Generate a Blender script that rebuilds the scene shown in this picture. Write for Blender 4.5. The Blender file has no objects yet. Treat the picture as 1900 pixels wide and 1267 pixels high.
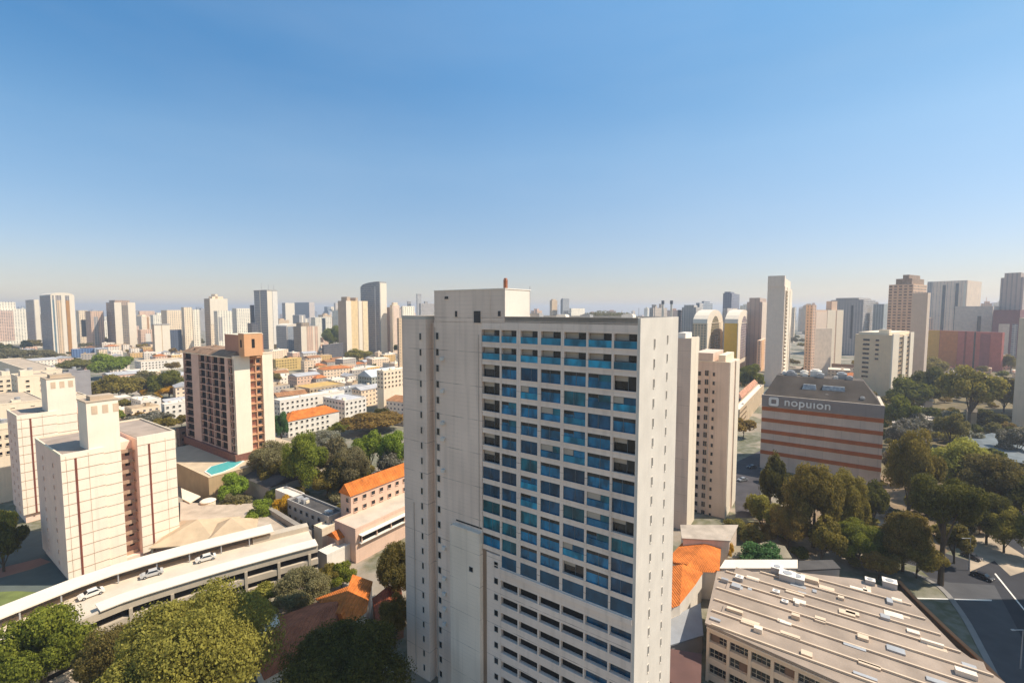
import bpy, math, random
import numpy as np
from mathutils import Vector
from math import radians as RAD, sin, cos, pi
SC=bpy.context.scene
COL=SC.collection
# ---------------- camera, world, sun, exposure ----------------
F=860.0; H=70.0; PITCH=math.atan(58.5/F)
SUN_EL=52.0; SUN_AZ=90.0          # degrees, azimuth clockwise from +Y (towards +X)
cd=bpy.data.cameras.new("camera"); cam=bpy.data.objects.new("camera",cd); COL.objects.link(cam)
cd.sensor_width=36.0; cd.lens=36.0*F/1900.0; cd.clip_start=0.5; cd.clip_end=20000
cam.location=(0,0,H); cam.rotation_euler=(pi/2-PITCH,0,0); SC.camera=cam
w=bpy.data.worlds.new("World"); SC.world=w; w.use_nodes=True
nt=w.node_tree; bg=nt.nodes["Background"]
sky=nt.nodes.new("ShaderNodeTexSky"); sky.sky_type='NISHITA'; sky.sun_disc=False
sky.sun_elevation=RAD(SUN_EL); sky.sun_rotation=RAD(SUN_AZ); sky.altitude=700
sky.air_density=1.0; sky.dust_density=0.7; sky.ozone_density=2.5
tcw=nt.nodes.new("ShaderNodeTexCoord"); spw=nt.nodes.new("ShaderNodeSeparateXYZ"); nt.links.new(tcw.outputs["Generated"],spw.inputs[0])
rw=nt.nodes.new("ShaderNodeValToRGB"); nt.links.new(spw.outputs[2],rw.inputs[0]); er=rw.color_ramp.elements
er[0].position=0.0; er[0].color=(.615,.50,.445,1); er[1].position=1.0; er[1].color=(.80,1.0,1.0,1)  # zenith stop, above the frame, is brightened to lift ambient light
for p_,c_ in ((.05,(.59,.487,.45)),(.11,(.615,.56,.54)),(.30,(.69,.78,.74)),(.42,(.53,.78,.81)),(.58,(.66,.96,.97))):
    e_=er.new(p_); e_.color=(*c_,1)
mw=nt.nodes.new("ShaderNodeMix"); mw.data_type='RGBA'; mw.blend_type='MULTIPLY'; mw.inputs[0].default_value=1.0
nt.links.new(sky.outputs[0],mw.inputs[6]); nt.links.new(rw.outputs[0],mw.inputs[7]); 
rx=nt.nodes.new("ShaderNodeValToRGB"); ma=nt.nodes.new("ShaderNodeMath"); ma.operation='MULTIPLY_ADD'; ma.inputs[1].default_value=.5; ma.inputs[2].default_value=.5; nt.links.new(spw.outputs[0],ma.inputs[0]); nt.links.new(ma.outputs[0],rx.inputs[0])
ex=rx.color_ramp.elements; ex[0].position=.15; ex[0].color=(.66,.84,.93,1); ex[1].position=.85; ex[1].color=(1,.93,.86,1); e_=ex.new(.5); e_.color=(1,1,1,1)
m2=nt.nodes.new("ShaderNodeMix"); m2.data_type='RGBA'; m2.blend_type='MULTIPLY'; zr_=nt.nodes.new("ShaderNodeMapRange"); zr_.inputs[1].default_value=.08; zr_.inputs[2].default_value=.4; nt.links.new(spw.outputs[2],zr_.inputs[0]); nt.links.new(zr_.outputs[0],m2.inputs[0])
nt.links.new(mw.outputs[2],m2.inputs[6]); nt.links.new(rx.outputs[0],m2.inputs[7])
nz=nt.nodes.new("ShaderNodeTexNoise"); mpz=nt.nodes.new("ShaderNodeMapping"); mpz.inputs["Scale"].default_value=(1.2,1.2,5.0); mpz.inputs["Rotation"].default_value=(.25,.1,0); nt.links.new(tcw.outputs["Generated"],mpz.inputs[0]); nt.links.new(mpz.outputs[0],nz.inputs["Vector"]); nz.inputs["Scale"].default_value=1.3; nz.inputs["Detail"].default_value=5
nr=nt.nodes.new("ShaderNodeMapRange"); nr.inputs[1].default_value=.45; nr.inputs[2].default_value=.8; nr.inputs[4].default_value=.10; nt.links.new(nz.outputs[0],nr.inputs[0])
m3=nt.nodes.new("ShaderNodeMix"); m3.data_type='RGBA'; nt.links.new(nr.outputs[0],m3.inputs[0]); nt.links.new(m2.outputs[2],m3.inputs[6]); m3.inputs[7].default_value=(3.2,3.6,4.0,1)
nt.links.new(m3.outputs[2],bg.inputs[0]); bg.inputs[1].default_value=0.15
sd=bpy.data.lights.new("sun","SUN"); sd.energy=4.1; sd.angle=RAD(0.5); sd.color=(1.0,0.92,0.81)
so=bpy.data.objects.new("sun",sd); COL.objects.link(so)
sdir=Vector((sin(RAD(SUN_AZ))*cos(RAD(SUN_EL)),cos(RAD(SUN_AZ))*cos(RAD(SUN_EL)),sin(RAD(SUN_EL))))
so.rotation_euler=sdir.to_track_quat('Z','Y').to_euler(); so.location=(200,0,300)
SC.view_settings.view_transform='Standard'; SC.view_settings.look='None'
SC.view_settings.exposure=0.62; SC.view_settings.gamma=1.0; SC.view_settings.use_curve_mapping=False
SC.render.engine='CYCLES'; SC.cycles.max_bounces=6; SC.cycles.volume_bounces=0; SC.cycles.transparent_max_bounces=6
# ---------------- projection helpers ----------------
cp,sp=cos(PITCH),sin(PITCH)
def ray(u,v):
    yu=(633.5-v)/F
    return ((u-950)/F, cp+yu*sp, -sp+yu*cp)
def G(u,v,h=0.0):
    r=ray(u,v); t=(h-H)/r[2]; return (r[0]*t,r[1]*t)
def ZY(v,Y):
    r=ray(950,v); return H+r[2]/r[1]*Y
def QU(u,v):
    r=ray(u,v); return r[0]/r[1]
def dirs(ang):   # ang = angle of B from +X
    a=RAD(ang); return (cos(a),sin(a)),(-sin(a),cos(a))
GRID=55.2
def solve(C,d,u,v):
    q=QU(u,v); return (q*C[1]-C[0])/(d[0]-q*d[1])
OCC=[]
def occ(x,y,r): OCC.append((x,y,r))
def free(x,y,r):
    for a,b,c in OCC:
        if (a-x)**2+(b-y)**2<(c+r)**2: return False
    return True
# ---------------- materials ----------------
MATS={}
def _new(name):
    m=bpy.data.materials.new(name); m.use_nodes=True
    t=m.node_tree; b=t.nodes["Principled BSDF"]; return m,t,b
def _math(t,op,a,b=None,c=None):
    n=t.nodes.new("ShaderNodeMath"); n.operation=op
    for i,x in enumerate((a,b,c)):
        if x is None: continue
        if isinstance(x,(int,float)): n.inputs[i].default_value=x
        else: t.links.new(x,n.inputs[i])
    return n.outputs[0]
def _mix(t,f,a,b):
    n=t.nodes.new("ShaderNodeMix"); n.data_type='RGBA'
    for s,x in ((0,f),(6,a),(7,b)):
        if isinstance(x,(int,float)): n.inputs[s].default_value=x
        elif isinstance(x,tuple): n.inputs[s].default_value=(x[0],x[1],x[2],1)
        else: t.links.new(x,n.inputs[s])
    return n.outputs[2]
def _noise(t,scale,vec=None,detail=4,sc3=None):
    n=t.nodes.new("ShaderNodeTexNoise"); n.inputs["Scale"].default_value=scale; n.inputs["Detail"].default_value=detail
    if vec is not None:
        if sc3:
            mp=t.nodes.new("ShaderNodeMapping"); mp.inputs["Scale"].default_value=sc3
            t.links.new(vec,mp.inputs[0]); vec=mp.outputs[0]
        t.links.new(vec,n.inputs["Vector"])
    return n.outputs[0]
def _ramp(t,x,a,b):
    n=t.nodes.new("ShaderNodeMapRange"); n.inputs[1].default_value=a; n.inputs[2].default_value=b
    t.links.new(x,n.inputs[0]); return n.outputs[0]
def WT(c): return (min(.93,c[0]*1.07),min(.92,c[1]*1.0),c[2]*.90)
def mul(c,k): return (c[0]*k,c[1]*k,c[2]*k)
def M(key,col,rough=.85,var=.14,ns=.25,streak=True,metal=0,bump=0.0,spec=.3):
    """weathered plain material: blotches, vertical run-down streaks, fine grain"""
    if key in MATS: return MATS[key]
    col=WT(col); m,t,b=_new(key); tc=t.nodes.new("ShaderNodeTexCoord")
    n1=_ramp(t,_noise(t,ns,tc.outputs["Object"],5),.3,.7)
    c=_mix(t,n1,mul(col,1-var),mul(col,1+var*.7))
    if streak:
        n2=_ramp(t,_noise(t,1.0,tc.outputs["Object"],3,(1.3,1.3,.07)),.52,.80)
        c=_mix(t,_math(t,'MULTIPLY',n2,.35),c,mul(col,.66))
    n3=_ramp(t,_noise(t,3.5,tc.outputs["Object"],2),.35,.65)
    c=_mix(t,_math(t,'MULTIPLY',n3,.16),c,mul(col,.72))
    t.links.new(c,b.inputs["Base Color"]); b.inputs["Roughness"].default_value=rough
    b.inputs["Metallic"].default_value=metal; b.inputs["Specular IOR Level"].default_value=spec
    if bump:
        bn=t.nodes.new("ShaderNodeBump"); bn.inputs["Strength"].default_value=bump; bn.inputs["Distance"].default_value=.1
        t.links.new(_noise(t,2.5,tc.outputs["Object"],4),bn.inputs["Height"]); t.links.new(bn.outputs[0],b.inputs["Normal"])
    MATS[key]=m; return m
def PANEL(key,col,pz=2.86,var=.12,lines=1.0):
    """precast wall with fine board lines every fraction of a storey"""
    if key in MATS: return MATS[key]
    col=WT(col); m,t,b=_new(key); tc=t.nodes.new("ShaderNodeTexCoord"); s=t.nodes.new("ShaderNodeSeparateXYZ"); t.links.new(tc.outputs["Object"],s.inputs[0])
    n1=_ramp(t,_noise(t,.12,tc.outputs["Object"],6),.3,.7)
    c=_mix(t,n1,mul(col,1-var),mul(col,1+var*.6))
    n2=_ramp(t,_noise(t,1.0,tc.outputs["Object"],3,(.9,.9,.04)),.50,.80)
    c=_mix(t,_math(t,'MULTIPLY',n2,.55),c,mul(col,.62))
    f=_math(t,'FRACT',_math(t,'MULTIPLY',s.outputs[2],4.0/pz)); l1=_math(t,'LESS_THAN',f,.10)
    f2=_math(t,'FRACT',_math(t,'MULTIPLY',s.outputs[2],1.0/(pz*2))); l2=_math(t,'LESS_THAN',f2,.018)
    ln=_math(t,'MAXIMUM',_math(t,'MULTIPLY',l1,.20),_math(t,'MULTIPLY',l2,.9))
    nz=_ramp(t,_noise(t,.35,tc.outputs["Object"],2),.35,.6)
    c=_mix(t,_math(t,'MULTIPLY',_math(t,'MULTIPLY',ln,nz),lines),c,mul(col,.35))
    t.links.new(c,b.inputs["Base Color"]); b.inputs["Roughness"].default_value=.85; b.inputs["Specular IOR Level"].default_value=.25
    MATS[key]=m; return m
def FAC(key,wall,glass=(.07,.08,.10),ph=3.2,pz=3.0,fh=.5,fz=.5,var=.12,off=0.0,floorline=.25):
    """far facade: a grid of real-size window openings with random tone per window"""
    if key in MATS: return MATS[key]
    wall=WT((wall[0]*1.13,wall[1]*1.06,wall[2]*1.0))
    m,t,b=_new(key); tc=t.nodes.new("ShaderNodeTexCoord")
    s=t.nodes.new("ShaderNodeSeparateXYZ"); t.links.new(tc.outputs["Object"],s.inputs[0])
    sn=t.nodes.new("ShaderNodeSeparateXYZ"); t.links.new(tc.outputs["Normal"],sn.inputs[0])
    mx=_math(t,'GREATER_THAN',_math(t,'ABSOLUTE',sn.outputs[0]),.5)
    vert=_math(t,'LESS_THAN',_math(t,'ABSOLUTE',sn.outputs[2]),.5)
    h=_math(t,'ADD',_math(t,'MULTIPLY',s.outputs[1],mx),_math(t,'MULTIPLY',s.outputs[0],_math(t,'SUBTRACT',1.0,mx)))
    hh=_math(t,'ADD',_math(t,'DIVIDE',h,ph),off); zz=_math(t,'DIVIDE',s.outputs[2],pz)
    wm=_math(t,'LESS_THAN',_math(t,'ABSOLUTE',_math(t,'SUBTRACT',_math(t,'FRACT',hh),.5)),fh/2)
    zm=_math(t,'LESS_THAN',_math(t,'ABSOLUTE',_math(t,'SUBTRACT',_math(t,'FRACT',zz),.5)),fz/2)
    mask=_math(t,'MULTIPLY',_math(t,'MULTIPLY',wm,zm),vert)
    cb=t.nodes.new("ShaderNodeCombineXYZ"); t.links.new(_math(t,'FLOOR',hh),cb.inputs[0]); t.links.new(_math(t,'FLOOR',zz),cb.inputs[1]); t.links.new(mx,cb.inputs[2])
    wn=t.nodes.new("ShaderNodeTexWhiteNoise"); t.links.new(cb.outputs[0],wn.inputs[0])
    gl=_mix(t,_math(t,'MULTIPLY',_math(t,'POWER',wn.outputs[0],2.0),.55),glass,mul(wall,.75))
    n1=_ramp(t,_noise(t,.08,tc.outputs["Object"],5),.3,.7)
    wc=_mix(t,n1,mul(wall,1-var),mul(wall,1+var*.5))
    n2=_ramp(t,_noise(t,1.0,tc.outputs["Object"],2,(.5,.5,.02)),.5,.7)
    wc=_mix(t,_math(t,'MULTIPLY',n2,.25),wc,mul(wall,.7))
    fl=_math(t,'MULTIPLY',_math(t,'LESS_THAN',_math(t,'FRACT',_math(t,'ADD',zz,.06)),.1),_math(t,'MULTIPLY',vert,floorline))
    wc=_mix(t,fl,wc,mul(wall,.5))
    c=_mix(t,mask,wc,gl); t.links.new(c,b.inputs["Base Color"])
    b.inputs["Specular IOR Level"].default_value=.3
    t.links.new(_math(t,'SUBTRACT',.85,_math(t,'MULTIPLY',mask,.6)),b.inputs["Roughness"])
    MATS[key]=m; return m
def TILES(key,col,p=.9,var=.38):
    if key in MATS: return MATS[key]
    col=WT(col); m,t,b=_new(key); tc=t.nodes.new("ShaderNodeTexCoord"); s=t.nodes.new("ShaderNodeSeparateXYZ"); t.links.new(tc.outputs["Object"],s.inputs[0])
    n=_ramp(t,_noise(t,.35,tc.outputs["Object"],6),.3,.72); c=_mix(t,n,mul(col,1-var),mul(col,1+var*.4))
    n4=_ramp(t,_noise(t,1.7,tc.outputs["Object"],4),.55,.75); c=_mix(t,_math(t,'MULTIPLY',n4,.75),c,(col[0]*.42,col[1]*.5,col[2]*.6))
    f=_math(t,'LESS_THAN',_math(t,'FRACT',_math(t,'DIVIDE',s.outputs[0],p)),.3)
    c=_mix(t,_math(t,'MULTIPLY',f,.3),c,mul(col,.5))
    t.links.new(c,b.inputs["Base Color"]); b.inputs["Roughness"].default_value=.9; b.inputs["Specular IOR Level"].default_value=.15
    bn=t.nodes.new("ShaderNodeBump"); bn.inputs["Strength"].default_value=.5; bn.inputs["Distance"].default_value=.12
    wv=_math(t,'SINE',_math(t,'MULTIPLY',s.outputs[0],2*pi/p*2)); t.links.new(wv,bn.inputs["Height"]); t.links.new(bn.outputs[0],b.inputs["Normal"])
    MATS[key]=m; return m
def GLASS(key,col,rough=.12,spec=.5):
    if key in MATS: return MATS[key]
    m,t,b=_new(key); tc=t.nodes.new("ShaderNodeTexCoord"); oi=t.nodes.new("ShaderNodeObjectInfo")
    add=t.nodes.new("ShaderNodeVectorMath"); add.operation='ADD'; t.links.new(tc.outputs["Object"],add.inputs[0])
    mm=t.nodes.new("ShaderNodeVectorMath"); mm.operation='SCALE'; mm.inputs[0].default_value=(37,11,53); t.links.new(oi.outputs["Random"],mm.inputs["Scale"])
    t.links.new(mm.outputs[0],add.inputs[1])
    n=_ramp(t,_noise(t,.45,add.outputs[0],2,(1.6,1.6,.9)),.38,.62)
    c=_mix(t,n,mul(col,.42),mul(col,1.15)); c=_mix(t,_math(t,'MULTIPLY',_math(t,'POWER',oi.outputs["Random"],1.5),.8),c,mul(col,.22))
    t.links.new(c,b.inputs["Base Color"]); b.inputs["Roughness"].default_value=rough; b.inputs["Specular IOR Level"].default_value=spec
    MATS[key]=m; return m
def LEAF(key,cols,dark=.5):
    if key in MATS: return MATS[key]
    m,t,b=_new(key); g=t.nodes.new("ShaderNodeNewGeometry"); oi=t.nodes.new("ShaderNodeObjectInfo"); tc=t.nodes.new("ShaderNodeTexCoord")
    cr=t.nodes.new("ShaderNodeValToRGB"); e=cr.color_ramp.elements
    n=len(cols); e[0].position=0; e[0].color=(*cols[0],1); e[1].position=1; e[1].color=(*cols[-1],1)
    for i in range(1,n-1):
        x=e.new(i/(n-1)); x.color=(*cols[i],1)
    nb=_ramp(t,_noise(t,.35,tc.outputs["Object"],2),.35,.65)
    f=_math(t,'ADD',_math(t,'MULTIPLY',g.outputs["Random Per Island"],.6),_math(t,'MULTIPLY',nb,.4)); t.links.new(f,cr.inputs[0])
    hs=t.nodes.new("ShaderNodeHueSaturation"); t.links.new(cr.outputs[0],hs.inputs["Color"])
    t.links.new(_math(t,'ADD',.85,_math(t,'MULTIPLY',oi.outputs["Random"],.3)),hs.inputs["Value"])
    t.links.new(_math(t,'ADD',.485,_math(t,'MULTIPLY',oi.outputs["Random"],.025)),hs.inputs["Hue"])
    t.links.new(hs.outputs[0],b.inputs["Base Color"]); b.inputs["Roughness"].default_value=.75; b.inputs["Specular IOR Level"].default_value=.15
    tl=t.nodes.new("ShaderNodeBsdfTranslucent"); t.links.new(hs.outputs[0],tl.inputs[0]); ms=t.nodes.new("ShaderNodeMixShader"); ms.inputs[0].default_value=.48
    t.links.new(b.outputs[0],ms.inputs[1]); t.links.new(tl.outputs[0],ms.inputs[2]); t.links.new(ms.outputs[0],t.nodes["Material Output"].inputs[0])
    MATS[key]=m; return m
# ---------------- mesh builder ----------------
class MB:
    def __init__(s): s.v=[]; s.f=[]; s.m=[]
    def face(s,pts,mi=0):
        k=len(s.v); s.v+=[tuple(p) for p in pts]; s.f.append(tuple(range(k,k+len(pts)))); s.m.append(mi)
    def box(s,x0,x1,y0,y1,z0,z1,mi=0,bottom=True):
        if x0>x1:x0,x1=x1,x0
        if y0>y1:y0,y1=y1,y0
        k=len(s.v); s.v+=[(x0,y0,z0),(x1,y0,z0),(x1,y1,z0),(x0,y1,z0),(x0,y0,z1),(x1,y0,z1),(x1,y1,z1),(x0,y1,z1)]
        fs=[(0,1,5,4),(1,2,6,5),(2,3,7,6),(3,0,4,7),(4,5,6,7)]
        if bottom: fs.append((3,2,1,0))
        for f in fs: s.f.append(tuple(k+i for i in f)); s.m.append(mi)
        return s
    def prism(s,poly,z0,z1,mi=0,top=None,mt=None):
        """poly CCW list; top: optional list of xy for the upper ring"""
        top=top or poly; n=len(poly); k=len(s.v)
        s.v+=[(p[0],p[1],z0) for p in poly]+[(p[0],p[1],z1) for p in top]
        for i in range(n): s.f.append((k+i,k+(i+1)%n,k+n+(i+1)%n,k+n+i)); s.m.append(mi)
        s.f.append(tuple(k+n+i for i in range(n))); s.m.append(mi if mt is None else mt)
        s.f.append(tuple(k+n-1-i for i in range(n))); s.m.append(mi); return s
    def cyl(s,x,y,r0,z0,z1,r1=None,n=12,mi=0,x1=None,y1=None):
        r1=r0 if r1 is None else r1; x1=x if x1 is None else x1; y1=y if y1 is None else y1
        return s.prism([(x+r0*cos(2*pi*i/n),y+r0*sin(2*pi*i/n)) for i in range(n)],z0,z1,mi,[(x1+r1*cos(2*pi*i/n),y1+r1*sin(2*pi*i/n)) for i in range(n)])
    def ribbon(s,path,o0,o1,z0,z1,mi=0):
        """solid strip along a polyline between lateral offsets o0,o1 (left positive)"""
        n=len(path); L=[];R=[]
        for i in range(n):
            a=path[max(i-1,0)]; b=path[min(i+1,n-1)]; dx,dy=b[0]-a[0],b[1]-a[1]; l=math.hypot(dx,dy) or 1; nx,ny=-dy/l,dx/l
            L.append((path[i][0]+nx*o1,path[i][1]+ny*o1)); R.append((path[i][0]+nx*o0,path[i][1]+ny*o0))
        for i in range(n-1):
            s.prism([R[i],R[i+1],L[i+1],L[i]],z0,z1,mi)
        return s
    def mesh(s,name,mats):
        me=bpy.data.meshes.new(name); me.from_pydata(s.v,[],s.f)
        for m in (mats if isinstance(mats,(list,tuple)) else [mats]): me.materials.append(m)
        me.polygons.foreach_set("material_index",s.m); me.update(); return me
def props(o,label=None,cat=None,group=None,kind=None):
    if label:o["label"]=label
    if cat:o["category"]=cat
    if group:o["group"]=group
    if kind:o["kind"]=kind
    return o
def thing(name,label,cat,loc=(0,0,0),rz=0.0,group=None):
    o=bpy.data.objects.new(name,None); COL.objects.link(o); o.location=loc; o.rotation_euler=(0,0,rz); o.empty_display_size=1
    return props(o,label,cat,group)
def part(name,mb,mats,parent,loc=None,rz=0.0,label=None,kind=None):
    me=mb.mesh(name,mats) if isinstance(mb,MB) else mb
    o=bpy.data.objects.new(name,me); COL.objects.link(o); o.parent=parent
    if loc: o.location=loc
    if rz: o.rotation_euler=(0,0,rz)
    return props(o,label,None,None,kind)
def solo(name,mb,mats,label,cat,group=None,loc=(0,0,0),rz=0):
    o=bpy.data.objects.new(name,mb.mesh(name,mats) if isinstance(mb,MB) else mb); COL.objects.link(o); o.location=loc; o.rotation_euler=(0,0,rz)
    return props(o,label,cat,group)
def struct(name,mb,mats,kind="structure",label=None):
    o=bpy.data.objects.new(name,mb.mesh(name,mats)); COL.objects.link(o); o["kind"]=kind
    if label:o["label"]=label
    return o
def winmesh(w,h,glass,frame,depth=.12,fr=.10,split=1,sill=True):
    """window in its own plane: x along the wall, -y outwards; real frame, recessed pane, sill"""
    b=MB(); b.box(-w/2,w/2,-.02,.03,0,h,0)
    for x0,x1 in ((-w/2-fr,-w/2),(w/2,w/2+fr)): b.box(x0,x1,-depth,.02,-fr,h+fr,1)
    b.box(-w/2,w/2,-depth,.02,h,h+fr,1); b.box(-w/2,w/2,-depth*(1.8 if sill else 1),.02,-fr,0,1)
    for i in range(1,split+1):
        if split>1 and i<split:
            x=-w/2+w*i/split; b.box(x-.03,x+.03,-depth*.7,.015,0,h,1)
    return b.mesh("window",[glass,frame])
def windows(parent,face,cells,me,name="window"):
    """face 'lit': plane y=const, 'shade': plane x=const; cells=(along,z,plane)"""
    for a,z,p in cells:
        if face=='lit': part(name,me,None,parent,(a,p,z),0)
        else: part(name,me,None,parent,(p,a,z),-pi/2)
# frame for a block seen at its near vertical edge
class Frame:
    def __init__(s,uC,vTop,vBase,ang=GRID,base=0.0,Y=None):
        s.vm=(vTop+vBase)/2; s.B,s.A=dirs(ang); s.ang=ang
        if Y is None: Y=G(uC,vBase,base)[1]
        s.C=(QU(uC,s.vm)*Y,Y); s.z1=ZY(vTop,Y); s.base=base; s.rz=RAD(ang)
    def x(s,u,v=None): return solve(s.C,s.B,u,v or s.vm)
    def y(s,u,v=None): return solve(s.C,s.A,u,v or s.vm)
    def w(s,x,y): return (s.C[0]+s.B[0]*x+s.A[0]*y, s.C[1]+s.B[1]*x+s.A[1]*y)
    def z(s,v,x=0,y=0): return ZY(v,s.w(x,y)[1])
    def thing(s,name,label,cat,group=None,w=None,d=None):
        if w: 
            c=s.w(w/2,d/2); occ(c[0],c[1],math.hypot(w,d)/2*.9)
        return thing(name,label,cat,(s.C[0],s.C[1],s.base),s.rz,group)

def base(n): return n.rsplit('.',1)[0] if n[-3:].isdigit() and '.' in n else n
def nest(root,pname,cnames):
    """hang pieces under the part they belong to (that part sits at its thing's origin)"""
    ch=list(root.children); p=[c for c in ch if base(c.name)==pname]
    if not p: return
    for c in ch:
        if base(c.name) in cnames and c is not p[0]: c.parent=p[0]
def split_mb(m,idx):
    a,b=MB(),MB()
    for f,mi in zip(m.f,m.m):
        (a if mi in idx else b).face([m.v[i] for i in f],mi)
    return a,b
# ---------------- palette ----------------
concrete=PANEL("tower_concrete",(.70,.585,.51)); concrete2=PANEL("tower_wall_pale",(.74,.64,.575)); trim=M("trim",(.50,.47,.43),var=.08)
white=M("white_paint",(.80,.76,.70),var=.06); cream=M("cream",(.78,.67,.52),var=.07); cream2=M("cream_panel",(.74,.62,.47),var=.09)
dark=M("dark_void",(.018,.016,.016),var=.3,streak=False); brownline=M("brown_joint",(.20,.09,.05),streak=False)  # dark_void: near-black standing in for shade in openings and under the awning
steel=M("grey_metal",(.42,.43,.45),rough=.5,metal=.3); rust=M("rust_red",(.45,.17,.09)); roofg=M("roof_bitumen",(.16,.135,.115),var=.3,streak=False,bump=.3)
roofd=M("roof_dark",(.075,.07,.068),var=.35,streak=False,bump=.3); mauve=PANEL("mauve_wall",(.62,.51,.43)); dk_glass=GLASS("dark_glass",(.03,.035,.04))
blue1=GLASS("blue_glass",(.004,.19,.35),.2); blue2=GLASS("teal_glass",(.005,.18,.24),.2); blue3=GLASS("navy_glass",(.004,.09,.18),.15); bal=GLASS("balcony_glass",(.006,.30,.46),.3)
curt=M("curtain",(.42,.38,.33),var=.2); tile_o=TILES("orange_tiles",(.66,.20,.045)); tile_b=TILES("brown_tiles",(.44,.15,.075)); tile_r=TILES("red_roof",(.42,.12,.06))
asphalt=M("asphalt",(.034,.034,.04),var=.2,streak=False); paving=M("paving",(.34,.29,.24),var=.2,streak=False); kerbm=M("kerb_stone",(.45,.42,.38),streak=False)
grassm=M("grass",(.14,.17,.05),var=.4,streak=False); soil=M("soil",(.22,.16,.10),var=.4,streak=False,bump=.4)
# ---------------- ground ----------------
def ground_mat():
    m,t,b=_new("ground"); tc=t.nodes.new("ShaderNodeTexCoord"); ob=tc.outputs["Object"]
    c=_mix(t,_ramp(t,_noise(t,.02,ob,8),.4,.6),(.20,.15,.09),(.34,.26,.18))
    c=_mix(t,_ramp(t,_noise(t,.035,ob,6,(1,1.2,1)),.46,.52),c,(.085,.085,.03))
    c=_mix(t,_math(t,'MULTIPLY',_ramp(t,_noise(t,.4,ob,5),.4,.7),.5),c,(.30,.26,.21))
    v=t.nodes.new("ShaderNodeTexVoronoi"); v.inputs["Scale"].default_value=.07; t.links.new(ob,v.inputs["Vector"])
    far=_mix(t,_math(t,'MULTIPLY',v.outputs["Color"],.6),c,(.5,.42,.33))
    c=_mix(t,.4,c,far)
    t.links.new(c,b.inputs["Base Color"]); b.inputs["Roughness"].default_value=.95; return m
g=MB(); N=24
for i in range(N):
    for j in range(N):
        x0=-5500+11000*i/N; y0=-800+8800*j/N; g.face([(x0,y0,0),(x0+11000/N,y0,0),(x0+11000/N,y0+8800/N,0),(x0,y0+8800/N,0)])
struct("ground",g,ground_mat())
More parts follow.
